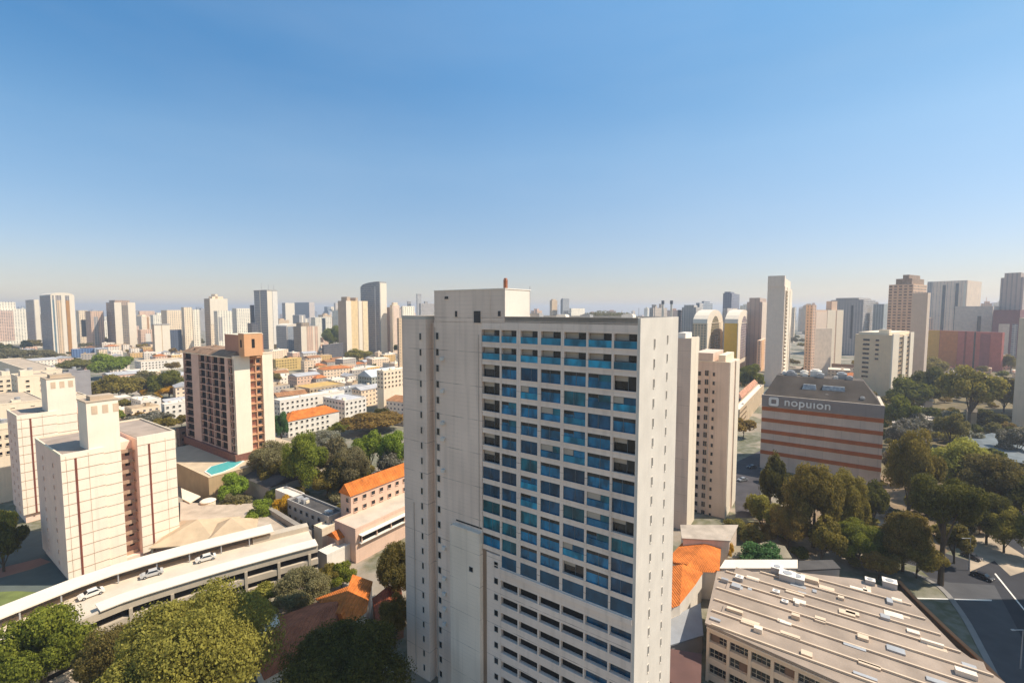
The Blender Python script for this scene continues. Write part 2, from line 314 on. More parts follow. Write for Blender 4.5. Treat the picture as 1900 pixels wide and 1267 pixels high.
# ============ MAIN TOWER ============
def main_tower():
    C=(16.9,61.0); B,A=dirs(GRID)
    fr=Frame.__new__(Frame); fr.B,fr.A=B,A; fr.C=C; fr.vm=640; fr.ang=GRID; fr.rz=RAD(GRID); fr.base=0; fr.z1=68.9
    Y=lambda u,v=640: fr.y(u,v)
    Zt=68.9; Lm=Y(806,640); Ll=Y(750,640); y0=Y(893.5); D=18.0
    root=thing("apartment_tower","tall pale concrete tower with a grid of blue glazed bays, the nearest building","apartment tower",(C[0],C[1],0),RAD(GRID))
    for k in (0.2,.5,.8): occ(*fr.w(9,Ll*k),13)
    # --- solid body behind the facade
    b=MB(); b.box(1.6,D,.35,y0,0,Zt-.9); b.box(0,D,y0,Lm,0,Zt-.9); b.box(1.2,D-2,Lm,Lm+1.6,0,Zt-1.2); b.box(-.5,D-3,Lm+1.6,Ll,0,Zt-.6)
    part("wall",b,[concrete],root)
    e=MB(); e.box(0,D,-.02,.35,0,Zt); part("side_wall",e,[M("sunlit_side",(.60,.565,.52),var=.09)],root)
    r=MB(); r.box(.3,D-.3,.4,Lm,Zt-.9,Zt-.75); part("roof",r,[M("tower_roof",(.48,.44,.40),var=.2,streak=False)],root)
    p=MB(); p.box(0,.3,.35,Lm-.3,Zt-.9,Zt); p.box(D-.3,D,.35,Lm,Zt-.9,Zt); p.box(.3,D-.3,Lm-.3,Lm,Zt-.9,Zt+.0)
    p.box(-.5,-.2,Lm+1.6,Ll,Zt-.6,Zt+.05); p.box(-.2,D-3,Ll-.3,Ll,Zt-.6,Zt+.05); p.box(-.2,D-3,Lm+1.6,Lm+1.9,Zt-.6,Zt+.05)
    p.box(-.05,.32,.3,y0+3,Zt,Zt+.07); part("parapet",p,[trim],root)
    # --- bays
    US=[894,928.5,962,1000.5,1043.5,1089.5,1137,1189]; ys=[Y(u,640) for u in US]; ys[0]=y0; ys[-1]=.35
    P=2.86; ztop=ZY(612,76)+.05; wh=2.1
    fm=MB(); hw=[.1,.17,.38,.28,.26,.17,.16,.05]
    zb=ztop-P*14-.2
    for i in range(1,8): 
        c=ys[i]; fm.box(0,1.6,c-hw[i] if i<7 else c,c+hw[i],zb,ztop)
    for r_ in range(15):
        zt=ztop-P*r_-wh; lo=zt-(P-wh); 
        for i in range(7): 
            if r_==14: continue
            fm.box(.04,1.6,ys[i+1]+hw[i+1],ys[i]-hw[i],lo,zt)
            fm.box(-.05,.04,ys[i+1]+hw[i+1]*.6,ys[i]-hw[i]*.6,zt-.02,zt+.10)
    fm.box(0,1.6,.35,y0,ztop,Zt-.001+0); fm.box(-.04,0,.35,y0-.5,ztop+.18,ztop+.32); fm.box(-.03,0,.35,y0-.5,Zt-.75,Zt-.68)
    for i in range(1,7): fm.box(-.035,0,ys[i]-.03,ys[i]+.03,zb,Zt-.8)
    part("facade_frame",fm,[concrete2],root)
    random.seed(5); cache={}
    blues=[blue1,blue2,blue3,dk_glass]
    nwin=0
    for r_ in range(14):
        for i in range(7):
            w_=ys[i]-ys[i+1]-hw[i]-hw[i+1]; yc=(ys[i]-hw[i]+ys[i+1]+hw[i+1])/2; z0=ztop-P*r_-wh
            if r_<2: k='balcony'
            elif i==0 and r_<8: k='dark'
            else: k=random.choice(['b1','b1','b3','b2','b3','mixed','mixed2'] if r_>4 else ['b1','b3','mixed','mixed2','mixed','b2'])
            if r_>9 and i<4: k=random.choice(['b1','b2','b1'])
            if (r_,i) in ((2,6),(5,6),(6,6),(9,6),(12,4)): k='dark'
            if r_==13: continue
            key=(i,k)
            if key not in cache:
                m=MB(); h=wh
                d=.22 if k!='dark' and k!='balcony' else .6
                mi={'b1':0,'b2':1,'b3':2,'dark':3,'mixed':2,'mixed2':0,'balcony':3}[k]
                m.box(-w_/2,w_/2,d,d+.06,0,h,mi)                      # pane
                sp=w_*random.choice([.45,.55,.6])
                m.box(-w_/2+sp-.025,-w_/2+sp+.025,d-.05,d,0,h,4)
                if k in('mixed','mixed2','b1') : m.box(-w_/2,w_/2,d-.015,d-.004,h*.72,h-.08,3)  # dark top strip paints the recess shade onto the pane
                m.box(-w_/2,w_/2,d-.05,d,h-.08,h,4); m.box(-w_/2,w_/2,d-.05,d,0,.06,4)
                if k in('mixed','balcony','dark'): m.box(-w_/2+.05,-w_/2+sp-.05,d-.025,d-.005,h*.55 if k!='dark' else h*.62,h-.1,5)
                if k=='mixed2': m.box(-w_/2+sp+.3,w_/2-.1,d-.025,d-.005,h*.6,h-.1,5)
                if k in('mixed','mixed2'): m.box(-w_/2+sp+.06,w_/2,d-.03,d-.005,.07,h-.1,1 if i%2 else 0)
                if k=='balcony': m.box(-w_/2,w_/2,.06,.12,.0,h*.52,6); m.box(-w_/2,w_/2,.05,.13,h*.52,h*.52+.05,4)
                if k=='mixed' or k=='mixed2': m.box(-w_/2,w_/2,.10,.14,0,h*.5,0 if i%2 else 6)
                MTS=[blue1,blue2,blue3,dk_glass,M("alu",(.16,.19,.22),rough=.4),curt,bal]; pa,fa=split_mb(m,(0,1,2,3)); cache[key]=(fa.mesh('window',MTS),pa.mesh('pane',MTS))
            wo=part("window",cache[key][0],None,root,(0,yc,z0),-pi/2); part('pane',cache[key][1],None,wo); nwin+=1
    # continuous glazed ribbon and open garage levels below it
    z14=ztop-P*14; gl=MB()
    for i in range(1,7): gl.box(.05,.12,ys[i+1]+.12,ys[i]-.12,z14+.72,z14+P-.02)
    part("ribbon_window",gl,[blue1],root)
    gf=MB(); n=0
    z=z14+.3
    gf.box(-.3,1.6,.35,ys[1],z-.35,z+.42)
    while z>0:
        gf.box(0,1.6,.35,ys[1],max(z-1.75,0),z-.36); z-=2.8
        if n: pass
        n+=1
    for i in range(2,8): gf.box(-.02,1.6,ys[i]-.12 if i<7 else ys[i],ys[i]+.12,0,z14)
    part("garage_slabs",gf,[concrete2],root)
    z=z14+.3-.36-1.4; k=0
    while z>-2 and k<8:
        for i in range(1,7):
            m=MB(); w_=ys[i]-ys[i+1]-.26; m.box(-w_/2,w_/2,.6,.65,0,1.5,0); m.box(-w_/2,w_/2,.15,.22,0,.16,1)
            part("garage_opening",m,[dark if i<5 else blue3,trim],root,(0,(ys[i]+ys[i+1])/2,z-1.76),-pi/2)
        z-=2.8; k+=1
    # stair strip left of garage, with a shadow painted as a brown strip
    ya=Y(910,1100)-.4; s=MB(); s.box(-.02,1.6,ys[1]+.02,y0,0,ztop-P*13-.25); part("stair_wall",s,[concrete2],root)
    s=MB(); s.box(-.75,0,y0+.01,y0+ (Y(838,1000)-Y(893,1000)),0,32.2); s.box(-.85,0,y0-.0,y0+6.1,32.2,32.45)
    part("lower_annex",s,[PANEL("annex_pale",(.74,.66,.57),lines=.8)],root)
    s=MB(); s.box(-.06,-.02,y0-.9,y0-.15,0,29.6); part("brown_reveal",s,[M("reveal_brown",(.25,.18,.13))],root)
    me=winmesh(.8,.8,dk_glass,trim,.06,.06); part("vent_window",me,None,root,(-.75,y0+(Y(877,1048)-Y(893,1048)),ZY(1055,77.5)),-pi/2)
    me=winmesh(.75,.95,dk_glass,trim,.05,.05)
    for k in range(11): part("stair_window",me,None,root,(-.02,ys[1]+.95,27.2-2.8*k),-pi/2)
    # narrow windows left
    me=winmesh(.62,1.15,dk_glass,trim,.07,.07); yw=Lm-.75; 
    me2=winmesh(.42,1.15,dk_glass,trim,.07,.06)
    for k in range(23):
        part("narrow_window",me,None,root,(0,yw,ZY(630,81)-P*k),-pi/2)
        part("slit_window",me2,None,root,(-.5,Y(784,640)+(0 if k<9 else .1),ZY(630,84)-P*k),-pi/2)
    # side windows
    xs=fr.B
    a1=fr.x(1214,640); a2=fr.x(1238,640); me3=winmesh(.42,1.25,M("slit_grey",(.16,.155,.16)),M("slit_frame",(.6,.56,.5)),.08,.06); me4=winmesh(.36,1.2,MATS["slit_grey"],MATS["slit_frame"],.08,.05)
    for k in range(22):
        part("side_window",me3,None,root,(a1,-.02,64.6-P*k),0)
        part("side_window",me4,None,root,(a2,-.02,64.9-P*k),0)
    rr=random.Random(8)
    for k in range(1,22):
        if rr.random()<.3:
            q=MB(); q.box(-.45,-.02,yw-1.6,yw-.9,64-P*k,64.55-P*k); part("air_unit",q,[M("ac_white",(.6,.6,.58))],root)
    q=MB(); q.cyl(-.1,Lm-.15,.07,0,Zt-2,n=6); q.cyl(-.6,Ll-2.6-.0,.06,0,34,n=6); q.cyl(-.09,y0+.6,.05,33,Zt-3,n=6); part("downpipe",q,[M("pipe_grey",(.42,.39,.36))],root)
    q=MB(); q.box(-.04,-.005,y0+.1,y0+5.9,32.9,33.15); part("dark_slot",q,[dark],root)
    # penthouse
    ph=MB(); yr=Y(937,560); yl=Y(806,560); zt=73.3
    ph.box(0,7.4,yr,yl,Zt-1,zt); part("penthouse",ph,[M("penthouse_white",(.66,.62,.57),var=.05)],root)
    q=MB(); q.box(-.03,0,yr+.05,yl,Zt-.9,zt-.05); q.box(-.07,-.03,yr+2.9,yr+2.96,Zt-.6,zt-.2); q.box(-.06,-.03,yr,yl,69.4,69.46)
    part("penthouse_cladding",q,[concrete],root)
    q=MB(); q.box(-.1,7.5,yr-.1,yl+.05,zt,zt+.12); part("roof_cap",q,[white],root)
    for u,v0,v1,w_ in ((829,550,555,.9),(847,577,588,.55),(886,577,599,1.5),(927,577,587,.6)):
        y_=Y(u,v1); Yd=fr.w(0,y_)[1]; zz=ZY(v1,Yd); me=winmesh(w_,ZY(v0,Yd)-zz,dk_glass,concrete2,.06,.05,sill=False); part("roof_window",me,None,root,(-.05,y_,zz),-pi/2)
    q=MB(); 
    for k in range(5): q.box(8.3+.0,8.5,yr+.2+k*1.4,yr+.4+k*1.4,Zt-.8,Zt+.5)
    part("roof_railing",q,[steel],root)
    for i,(x_,y_,h_) in enumerate(((5.5,yr-3,1.2),(9,yr-6,1.0),(12,yr-9,1.0),(8,4,1.1))):
        q=MB(); q.box(x_,x_+1.3,y_,y_+1.8,Zt-.75,Zt-.75+h_); q.box(x_+.2,x_+1.1,y_+.2,y_+1.6,Zt-.75+h_,Zt-.65+h_); part("roof_unit",q,[white if i%2 else steel],root)
    q=MB(); cx,cy=.6,yr+.25
    for dx,dy in ((0,0),(.42,0),(0,.42),(.42,.42)): q.box(cx+dx,cx+dx+.07,cy+dy,cy+dy+.07,zt+.12,zt+1.55)
    for k in range(4): q.box(cx-.02,cx+.51,cy-.02,cy+.51,zt+.3+k*.33,zt+.36+k*.33)
    q.box(cx+.05,cx+.44,cy+.05,cy+.44,zt+1.55,zt+1.75)
    q.box(cx+.08,cx+.4,cy+.08,cy+.4,zt+.12,zt+1.5)
    part("beacon_mast",q,[rust],root)
    q=MB(); q.cyl(7.3,yr+.0,.05,zt-4.2,zt+.7,n=6); q.cyl(10,yr-4,.035,Zt-.8,Zt+2.0,n=6); q.cyl(12,2,.06,Zt-.8,Zt+1.9,n=6); q.cyl(12,4.5,.035,Zt-.8,Zt+1.4,n=6);q.box(11.75,12.25,1.75,2.25,Zt+1.6,Zt+1.9)
    part("antenna",q,[steel],root)
    nest(root,'roof',('roof_unit','roof_railing','antenna')); nest(root,'penthouse',('roof_cap','roof_window','beacon_mast','penthouse_cladding'))
    return Zt
main_tower()
# ============ slab + pink tower behind right ============
pinkw=PANEL("pink_wall",(.70,.55,.45),lines=.3); creamlit=M("lit_cream_edge",(.74,.66,.55),var=.05)
f=Frame(1278,628,985); w_=f.x(1292); d_=f.y(1240); t=f.thing("apartment_slab","narrow beige slab tower glimpsed just right of the blue-windowed tower, with a blank cream edge","apartment tower",w=w_,d=d_)
z=f.z1; b=MB(); b.box(0,w_,0,d_,0,z); part("wall",b,[mauve],t); b=MB(); b.box(.0,w_-.3,-.06,-.002,0,z+.3); b.box(w_*.55,w_*.6,-.09,-.06,0,z); part("edge_panel",b,[creamlit],t)
b=MB(); b.box(1,w_-1,2,d_-2,z,z+1.6); part("roof_box",b,[white],t)
f=Frame(1349,674,962); w_=f.x(1366); d_=f.y(1281); t=f.thing("pink_tower","pinkish slab tower with three columns of small dark windows and a cream edge","apartment tower",w=w_,d=d_)
z=f.z1; dl=f.y(1318); b=MB(); b.box(0,w_,0,d_,0,z); b.box(.4,w_-.5,dl,d_-.5,z,z+3.0); part("wall",b,[pinkw],t)
b=MB(); b.box(.4,w_*.42,-.25,-.002,0,z+.2); b.box(w_*.6,w_,-.35,-.002,0,z-.2); part("edge_panel",b,[creamlit],t)
b=MB(); b.box(-.1,.3,-.1,d_,z,z+.35); b.box(1.5,w_-1,1.5,dl-1.5,z,z+2.4); part("parapet",b,[cream],t)
me=winmesh(1.5,1.45,dk_glass,pinkw,.16,.1); me2=winmesh(1.15,1.7,dk_glass,mauve,.16,.1,2); me3=winmesh(.7,1.2,dk_glass,pinkw,.14,.1)
for k in range(17): windows(t,'shade',[(f.y(1293),z-4.8-3.02*k,-.002)],me); windows(t,'shade',[(f.y(1308),z-4.6-3.02*k,-.002)],me2); windows(t,'shade',[(f.y(1321),z-4.6-3.02*k,-.002)],me3,"small_window")
b=MB(); b.box(-.35,-.002,f.y(1313.5),f.y(1313.5)+.25,0,z-3); part("downpipe",b,[mauve],t)
# ============ grey hotel ============
f=Frame(1637,752,905); w_=24; d_=f.y(1411); t=f.thing("hotel_block","grey windowless hotel block with orange brown horizontal bands and a white sign","hotel",w=w_,d=d_)
z=f.z1-.4; b=MB(); b.box(0,w_,0,d_,0,z); part("wall",b,[M("hotel_taupe",(.62,.505,.43),var=.12)],t)
b=MB(); b.box(-.25,-.003,-.1,d_+.1,27.8,z+.1); b.box(-.25,w_,-.1,-.003,27.8,z+.1); b.box(-.4,-.25,-.2,d_+.2,z-1.1,z+.25); part("sign_band",b,[M("hotel_grey",(.29,.255,.245),var=.06)],t)
for zc in (26.9,21.9,16.8,12.4,7.4):
    b=MB(); b.box(-.22,-.003,-.05,d_,zc-.95,zc+.65); part("orange_band",b,[M("band_orange",(.42,.12,.035),var=.15)],t)
b=MB()
for k in range(7): b.box(-.05,-.004,d_*k/7+1.1,d_*k/7+1.14,0,27.7)
part("panel_joint",b,[M("joint_grey",(.2,.18,.165))],t)
b=MB(); b.prism([(0,0),(w_,0),(w_,d_),(0,d_)],z,z+.3,0); b.prism([(.5,1),(w_-.5,1),(w_-.5,d_-.5),(.5,d_-.5)],z+.3,z+8.2,1,[(9,6.5),(w_-7,6.5),(w_-7,d_-4.5),(9,d_-4.5)]); part("roof",b,[M("roof_ledge",(.6,.52,.42)),M("hotel_roof",(.10,.08,.065),var=.4,streak=False,ns=.15,bump=.4)],t)
b=MB()
for px,py,pl,pw in ((3.2,12,9,4.0),(3.0,22,6,3),(6.5,28,4,3)): b.prism([(px,py),(px+pw,py),(px+pw,py+pl),(px,py+pl)],z+1,z+5.6,0,[(px+1.8,py+.8),(px+pw,py+.8),(px+pw,py+pl-.8),(px+1.8,py+pl-.8)])
part("roof_skylight",b,[M("skylight_grey",(.38,.40,.42),rough=.4,streak=False,var=.5,ns=.9)],t)
for k,(px,py,s_) in enumerate(((11,12,3.6),(12,21,4.2),(10.5,31,3.0),(14,26,3),(4.5,34,1.8),(2.6,18,1.4),(9.5,10,2.2),(10,15,1.6),(9.6,20,2.6),(11,26,2),(10,30,1.8),(13,34,2),(2.0,6,1.6))):
    b=MB(); zz=z+(8.2 if px>9 else 1.5); b.box(px,px+s_,py,py+s_,zz,zz+s_*.6); b.cyl(px+s_/2,py+s_/2,s_*.35,zz+s_*.6,zz+s_*.75); part("roof_unit",b,[white if k%2 else steel],t)
# sign: rounded ring emblem and letters
def text_mesh(txt,size,ext):
    c=bpy.data.curves.new("sign_text","FONT"); c.body=txt; c.size=size; c.extrude=ext; c.offset=.07; c.space_character=1.08
    o=bpy.data.objects.new("tmp",c); COL.objects.link(o); dg=bpy.context.evaluated_depsgraph_get(); me=bpy.data.meshes.new_from_object(o.evaluated_get(dg)); bpy.data.objects.remove(o); return me
sw=M("sign_white",(.8,.79,.77),streak=False)
me=text_mesh("nopuıon",4.7,.15); me.materials.clear(); me.materials.append(sw)
o=part("sign_lettering",me,None,t,(-.42,f.y(1455,742),29.0)); o.rotation_euler=(pi/2,0,-pi/2)
def rrect(x0,x1,z0,z1,r,n=5):
    P=[]
    for cx,cz,a0 in ((x1-r,z0+r,-90),(x1-r,z1-r,0),(x0+r,z1-r,90),(x0+r,z0+r,180)):
        for k in range(n+1): a=RAD(a0+90*k/n); P.append((cx+r*cos(a),cz+r*sin(a)))
    return P
b=MB(); o_=rrect(-1.9,1.9,-1.9,1.9,.8); i_=rrect(-.95,.95,-.95,.95,.35); n=len(o_)
for k in range(n):
    a,c=o_[k],o_[(k+1)%n]; e,g2=i_[k],i_[(k+1)%n]
    for x in (-.18,): b.face([(x,a[0],a[1]),(x,e[0],e[1]),(x,g2[0],g2[1]),(x,c[0],c[1])]); b.face([(x,a[0],a[1]),(x,c[0],c[1]),(0,c[0],c[1]),(0,a[0],a[1])]); b.face([(x,e[0],e[1]),(0,e[0],e[1]),(0,g2[0],g2[1]),(x,g2[0],g2[1])])
part("sign_emblem",b,[sw],t,(-.42,f.y(1436,742),30.2))
nest(t,'sign_band',('sign_lettering','sign_emblem')); nest(t,'roof',('roof_skylight','roof_unit'))
# ============ black-windowed tower on podium ============
f=Frame(437,666,857,base=9.0); w_=f.x(508); d_=f.y(344); t=f.thing("dark_window_tower","mid-rise tower with dark recessed balconies, bright cream piers and an orange rooftop box","apartment tower",w=w_,d=d_)
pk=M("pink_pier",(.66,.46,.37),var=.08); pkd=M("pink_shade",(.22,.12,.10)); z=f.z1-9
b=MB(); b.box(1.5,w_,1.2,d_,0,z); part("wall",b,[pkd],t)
b=MB(); y_in=f.y(372); y_in2=f.y(359)
for y0,y1 in ((0,.9),(f.y(426),f.y(420)),(y_in2,y_in),(d_-.7,d_)): b.box(0,1.5,y0,y1,0,z,0)
nf=13; ph=z/nf
for k in range(nf+1): b.box(.25,1.5,.9,d_-.7,k*ph-.12,k*ph+.16,0)
for k in range(nf): b.box(.3,.42,y_in2,d_-.7,k*ph+.2,k*ph+.9,0)
part("facade_frame",b,[pk],t)
for k in range(nf):
    for j in range(4):
        ya=f.y(420)+.35+(y_in-f.y(420))*j/4; yb=ya+(y_in-f.y(420))/4-.55; b=MB(); b.box(-(yb-ya)/2,(yb-ya)/2,1.0,1.05,0,ph-.45,0); b.box(-(yb-ya)/2,(yb-ya)/2,.35,.42,0,.45,1); 
        if j==2: b.box(-(yb-ya)*.1,(yb-ya)*.35,.7,.72,.6,ph-.5,2)
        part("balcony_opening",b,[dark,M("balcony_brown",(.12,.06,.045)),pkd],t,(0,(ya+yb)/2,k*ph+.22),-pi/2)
for k in range(nf):
    b=MB(); w2=(d_-.7-y_in2)-.3; b.box(-w2/2,w2/2,.9,.95,0,ph-.45,0); b.box(-w2/2,w2/2,.3,.36,0,.7,1); part("balcony_opening",b,[dark,MATS["balcony_brown"]],t,(0,(y_in2+d_-.7)/2,k*ph+.22),-pi/2)
b=MB()
for j in range(1,4): yy=f.y(420)+.08+(y_in-f.y(420))*j/4; b.box(.15,1.5,yy-.14,yy+.14,0,z)
part("balcony_pier",b,[pk],t)
me=winmesh(1.3,1.7,dk_glass,pk,.15,.12)
for k in range(nf): windows(t,'shade',[((f.y(432)+f.y(426))/2+.6,k*ph+.75,.3)],me)
b=MB(); xw=f.x(466); b.box(0,xw,-.35,1.2,0,z+.6); b.box(f.x(489),w_,-.45,1.2,0,z+1.2); part("pier",b,[M("cream_pier",(.86,.76,.62),var=.05)],t)
b=MB(); b.box(-.1,xw+.1,-.5,1.3,z+.6,z+1.1); b.box(f.x(489)-.1,w_+.15,-.6,1.3,z+1.2,z+1.7); b.box(-.3,1.5,1.3,d_+.1,z,z+.5); part("cornice",b,[cream],t)
b=MB(); b.box(xw,f.x(489),.6,1.2,0,z,0)
for k in range(nf+1): b.box(xw,f.x(489),.0,.6,k*ph-.15,k*ph+.25,0)
b.box((xw+f.x(489))/2-.2,(xw+f.x(489))/2+.2,0,.6,0,z,0); part("orange_bay",b,[M("orange_plaster",(.62,.35,.2),var=.12)],t)
me=winmesh(1.6,1.5,M("red_blind",(.28,.10,.06)),pk,.1,.1); me2=winmesh(1.6,1.5,dk_glass,pk,.1,.1)
for k in range(nf): windows(t,'lit',[(f.x(471.5),k*ph+.8,.598)],me); windows(t,'lit',[(f.x(482.5),k*ph+.8,.598)],me2)
b=MB(); b.prism([(-.4,1),(w_,1),(w_,d_),(-.4,d_)],z+.5,z+2.6,0,[(3,4),(w_-2,4),(w_-2,d_-3),(3,d_-3)])
for k in range(9): random.seed(k); x=random.uniform(0,w_-4); y=random.uniform(2,d_-3); b.box(x,x+random.uniform(1.5,4),y,y+random.uniform(1,3),z+.5,z+random.uniform(1.6,3.2))
part("roof",b,[M("brown_roof",(.30,.19,.12),var=.45,streak=False,ns=.5,bump=.5)],t)
f2x=6.0; C2=f.w(f2x,7)
b=MB(); ya=f.y(434,640)+1.5; b.box(3.2,3.2+9,ya,ya+13.5,z+1,z+9.2); part("rooftop_box",b,[M("terracotta",(.48,.25,.17),var=.08)],t)  # browner tone puts the penthouse's shaded left side into the colour
b=MB(); b.box(2.4,9.5,ya-4.6,ya-.01,z+1,z+9.9); part("stair_tower",b,[M("orange_box",(.66,.36,.19),var=.06)],t)
b=MB(); b.box(2.36,2.398,ya-2.7,ya-1.5,z+4.5,z+7.5); b.box(5.3,6.5,ya-4.64,ya-4.6,z+4.2,z+7.8); part("roof_door",b,[dark],t)
b=MB(); b.box(3.0,12.3,ya-.05,ya+13.6,z+9.2,z+9.45); b.box(2.3,9.6,ya-4.7,ya+.0,z+9.9,z+10.15); part("roof_cap",b,[cream],t)
b=MB(); b.box(-.9,1.4,-.4,d_+1.0,-.02,3.0); b.box(1.4,w_*.4,-.4,-.01,0,3); part("brick_base",b,[M("brick_dark",(.22,.10,.075),var=.3,streak=False,ns=1.2)],t)
nest(t,'roof',('rooftop_box','stair_tower','roof_door','roof_cap'))
# podium with pool
f=Frame(388,884,932); w_=f.x(505,890); d_=f.y(330,890); t=f.thing("podium","ochre walled podium terrace with a small turquoise swimming pool in front of the dark-windowed tower","podium",w=None)
zp=9.0; b=MB(); b.box(0,w_,0,d_,0,zp-.9); b.box(0,.5,0,d_,zp-.9,zp+.2); b.box(.5,w_,0,.5,zp-.9,zp+.2); part("wall",b,[M("ochre_wall",(.46,.34,.2),var=.12)],t)
xb=f.w; b=MB(); b.box(.5,w_,.5,d_,zp-.9,zp-.02); b.box(0,w_+20,d_-.02,d_+26,0,zp-.02); b.box(w_-1,w_+20,.6,d_,0,zp-.02); part("deck",b,[M("deck_tan",(.52,.42,.30),var=.15,streak=False)],t)
b=MB(); b.box(-.1,.7,-.1,d_,zp+.2,zp+.4); b.box(.7,w_,-.1,.7,zp+.2,zp+.4); part("coping",b,[M("coping",(.6,.48,.33))],t)
pool=[(1.5,2.0),(5.5,2.2),(11,4.5),(17,9.5),(13,14),(6,13),(2,8.5)]; b=MB(); b.prism(pool,zp-.02,zp+.22); part("pool_rim",b,[white],t)
def shrink(P,k):
    cx=sum(p[0] for p in P)/len(P); cy=sum(p[1] for p in P)/len(P); return [(cx+(p[0]-cx)*k,cy+(p[1]-cy)*k) for p in P]
b=MB(); b.prism(shrink(pool,.92),zp,zp+.26); m_,t_,b_=_new("pool_water"); b_.inputs["Base Color"].default_value=(.10,.42,.38,1); b_.inputs["Roughness"].default_value=.1; MATS["pool_water"]=m_; part("pool_water",b,[m_],t)
for s in (.2,.5,.8): occ(*f.w(w_*s,d_*s),12)
occ(*f.w(w_,d_*.3),10)
# ============ cream panelled blocks (left) ============
lit=M("panel_cream",(.87,.77,.64),var=.06); shade=M("plaster_side",(.88,.64,.53),var=.08); joint=M("panel_joint_brown",(.46,.30,.20),streak=False)  # shade: pinkish tone of the shaded sides put into the colour
def panel_block(f,uA,uR0,uR1,uEnd,uP0,vP,vR,zb,label,dd,nm="panelled_block",strips=()):
    t=f.thing(nm,label,"apartment block",w=f.x(uEnd),d=dd)
    z=f.z1; xA=f.x(uA); x0=f.x(uR0); x1=f.x(uR1); xe=f.x(uEnd); zr=f.z(vR,x1)
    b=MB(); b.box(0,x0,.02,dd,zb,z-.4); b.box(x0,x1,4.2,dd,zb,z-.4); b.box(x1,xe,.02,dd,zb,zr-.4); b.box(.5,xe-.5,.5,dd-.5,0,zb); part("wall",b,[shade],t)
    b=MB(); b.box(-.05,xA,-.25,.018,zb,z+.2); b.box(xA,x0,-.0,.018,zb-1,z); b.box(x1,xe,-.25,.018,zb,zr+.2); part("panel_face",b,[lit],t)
    b=MB(); k=0; zz=z-1.3
    while zz>zb+.5:
        b.box(.0,xA-.0,-.31,-.252,zz-.06,zz+.06); b.box(xA,x0,-.06,-.002,zz-.4,zz-.28); b.box(x1,xe,-.31,-.252,zz-.06,zz+.06); zz-=2.9
    for xx in (.9,xA*.62,x1+(xe-x1)*.72): b.box(xx,xx+.05,-.3,-.252,zb,z-.5)
    part("panel_joints",b,[joint],t)
    for s0 in (xA*.30,x1+(xe-x1)*.27):
        b=MB(); b.box(s0,s0+.42,-.36,-.252,zb-.2,z-1.3); part("red_groove",b,[M("red_groove",(.20,.06,.04))],t)
    b=MB(); zz=z-3
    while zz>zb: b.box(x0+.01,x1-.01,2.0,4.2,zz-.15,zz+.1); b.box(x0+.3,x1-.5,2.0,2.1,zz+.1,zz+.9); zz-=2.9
    part("recessed_balconies",b,[M("recess_tan",(.40,.28,.20),var=.1)],t)  # tan puts the brown shade of the recess into the balcony colour
    me=winmesh(1.1,1.2,dk_glass,shade,.12,.08); zz=z-4.5
    while zz>zb+1: 
        windows(t,'lit',[((x0+x1)/2+.6,zz,4.2)],me,"recess_window"); zz-=2.9
    me=winmesh(.8,1.0,dk_glass,shade,.12,.08); zz=z-4.5
    while zz>1: windows(t,'shade',[(dd*.3,zz,0),(dd*.7,zz,0)],me,"side_window"); zz-=2.9
    b=MB(); b.box(.4,x0-.2,.5,dd-.4,z-.4,z-.25); b.box(x1+.2,xe-.3,.5,dd-.4,zr-.4,zr-.25); part("roof",b,[M("roof_greybrown",(.36,.29,.24),var=.2,streak=False)],t)
    b=MB(); b.box(-.05,.3,.02,dd,z-.4,z+.2); b.box(.3,x0,dd-.3,dd,z-.4,z+.2); b.box(x1,xe,dd-.3,dd,zr-.4,zr+.2); b.box(xe-.3,xe,.02,dd-.3,zr-.4,zr+.2); part("parapet",b,[cream],t)
    xp=f.x(uP0); Yp=f.w(xp,1)[1]; zp=ZY(vP,Yp); b=MB(); b.box(xp,x0,.03,min(8,dd-1),z-.4,zp); part("penthouse",b,[lit],t)
    b=MB(); b.box(xp-.15,x0+.15,-.12,min(8,dd-1)+.1,zp,zp+.25); b.box(xp+1.2,x0-.5,1.5,5,zp+.25,zp+1.3); part("roof_cap",b,[M("roof_tan",(.45,.36,.27))],t)
    b=MB()
    for k in range(3): b.box(xp+1.0+k*2.2,xp+2.2+k*2.2,-.03,.028,zp-3.2,zp-1.0)
    part("penthouse_panel",b,[M("penthouse_tan",(.62,.47,.34))],t)
    nest(t,'penthouse',('roof_cap','penthouse_panel')); nest(t,'panel_face',('panel_joints','red_groove'))
    return t
f=Frame(120,845,1085); panel_block(f,200,232,262,332,173,747,812,1.5,"front cream panelled block at left with red grooves and a tall rooftop box",f.y(68,860))
f=Frame(38,772,972); panel_block(f,112,150,175,215,97,704,780,3,"rear cream panelled block at the left edge, standing behind the front panelled block",16)
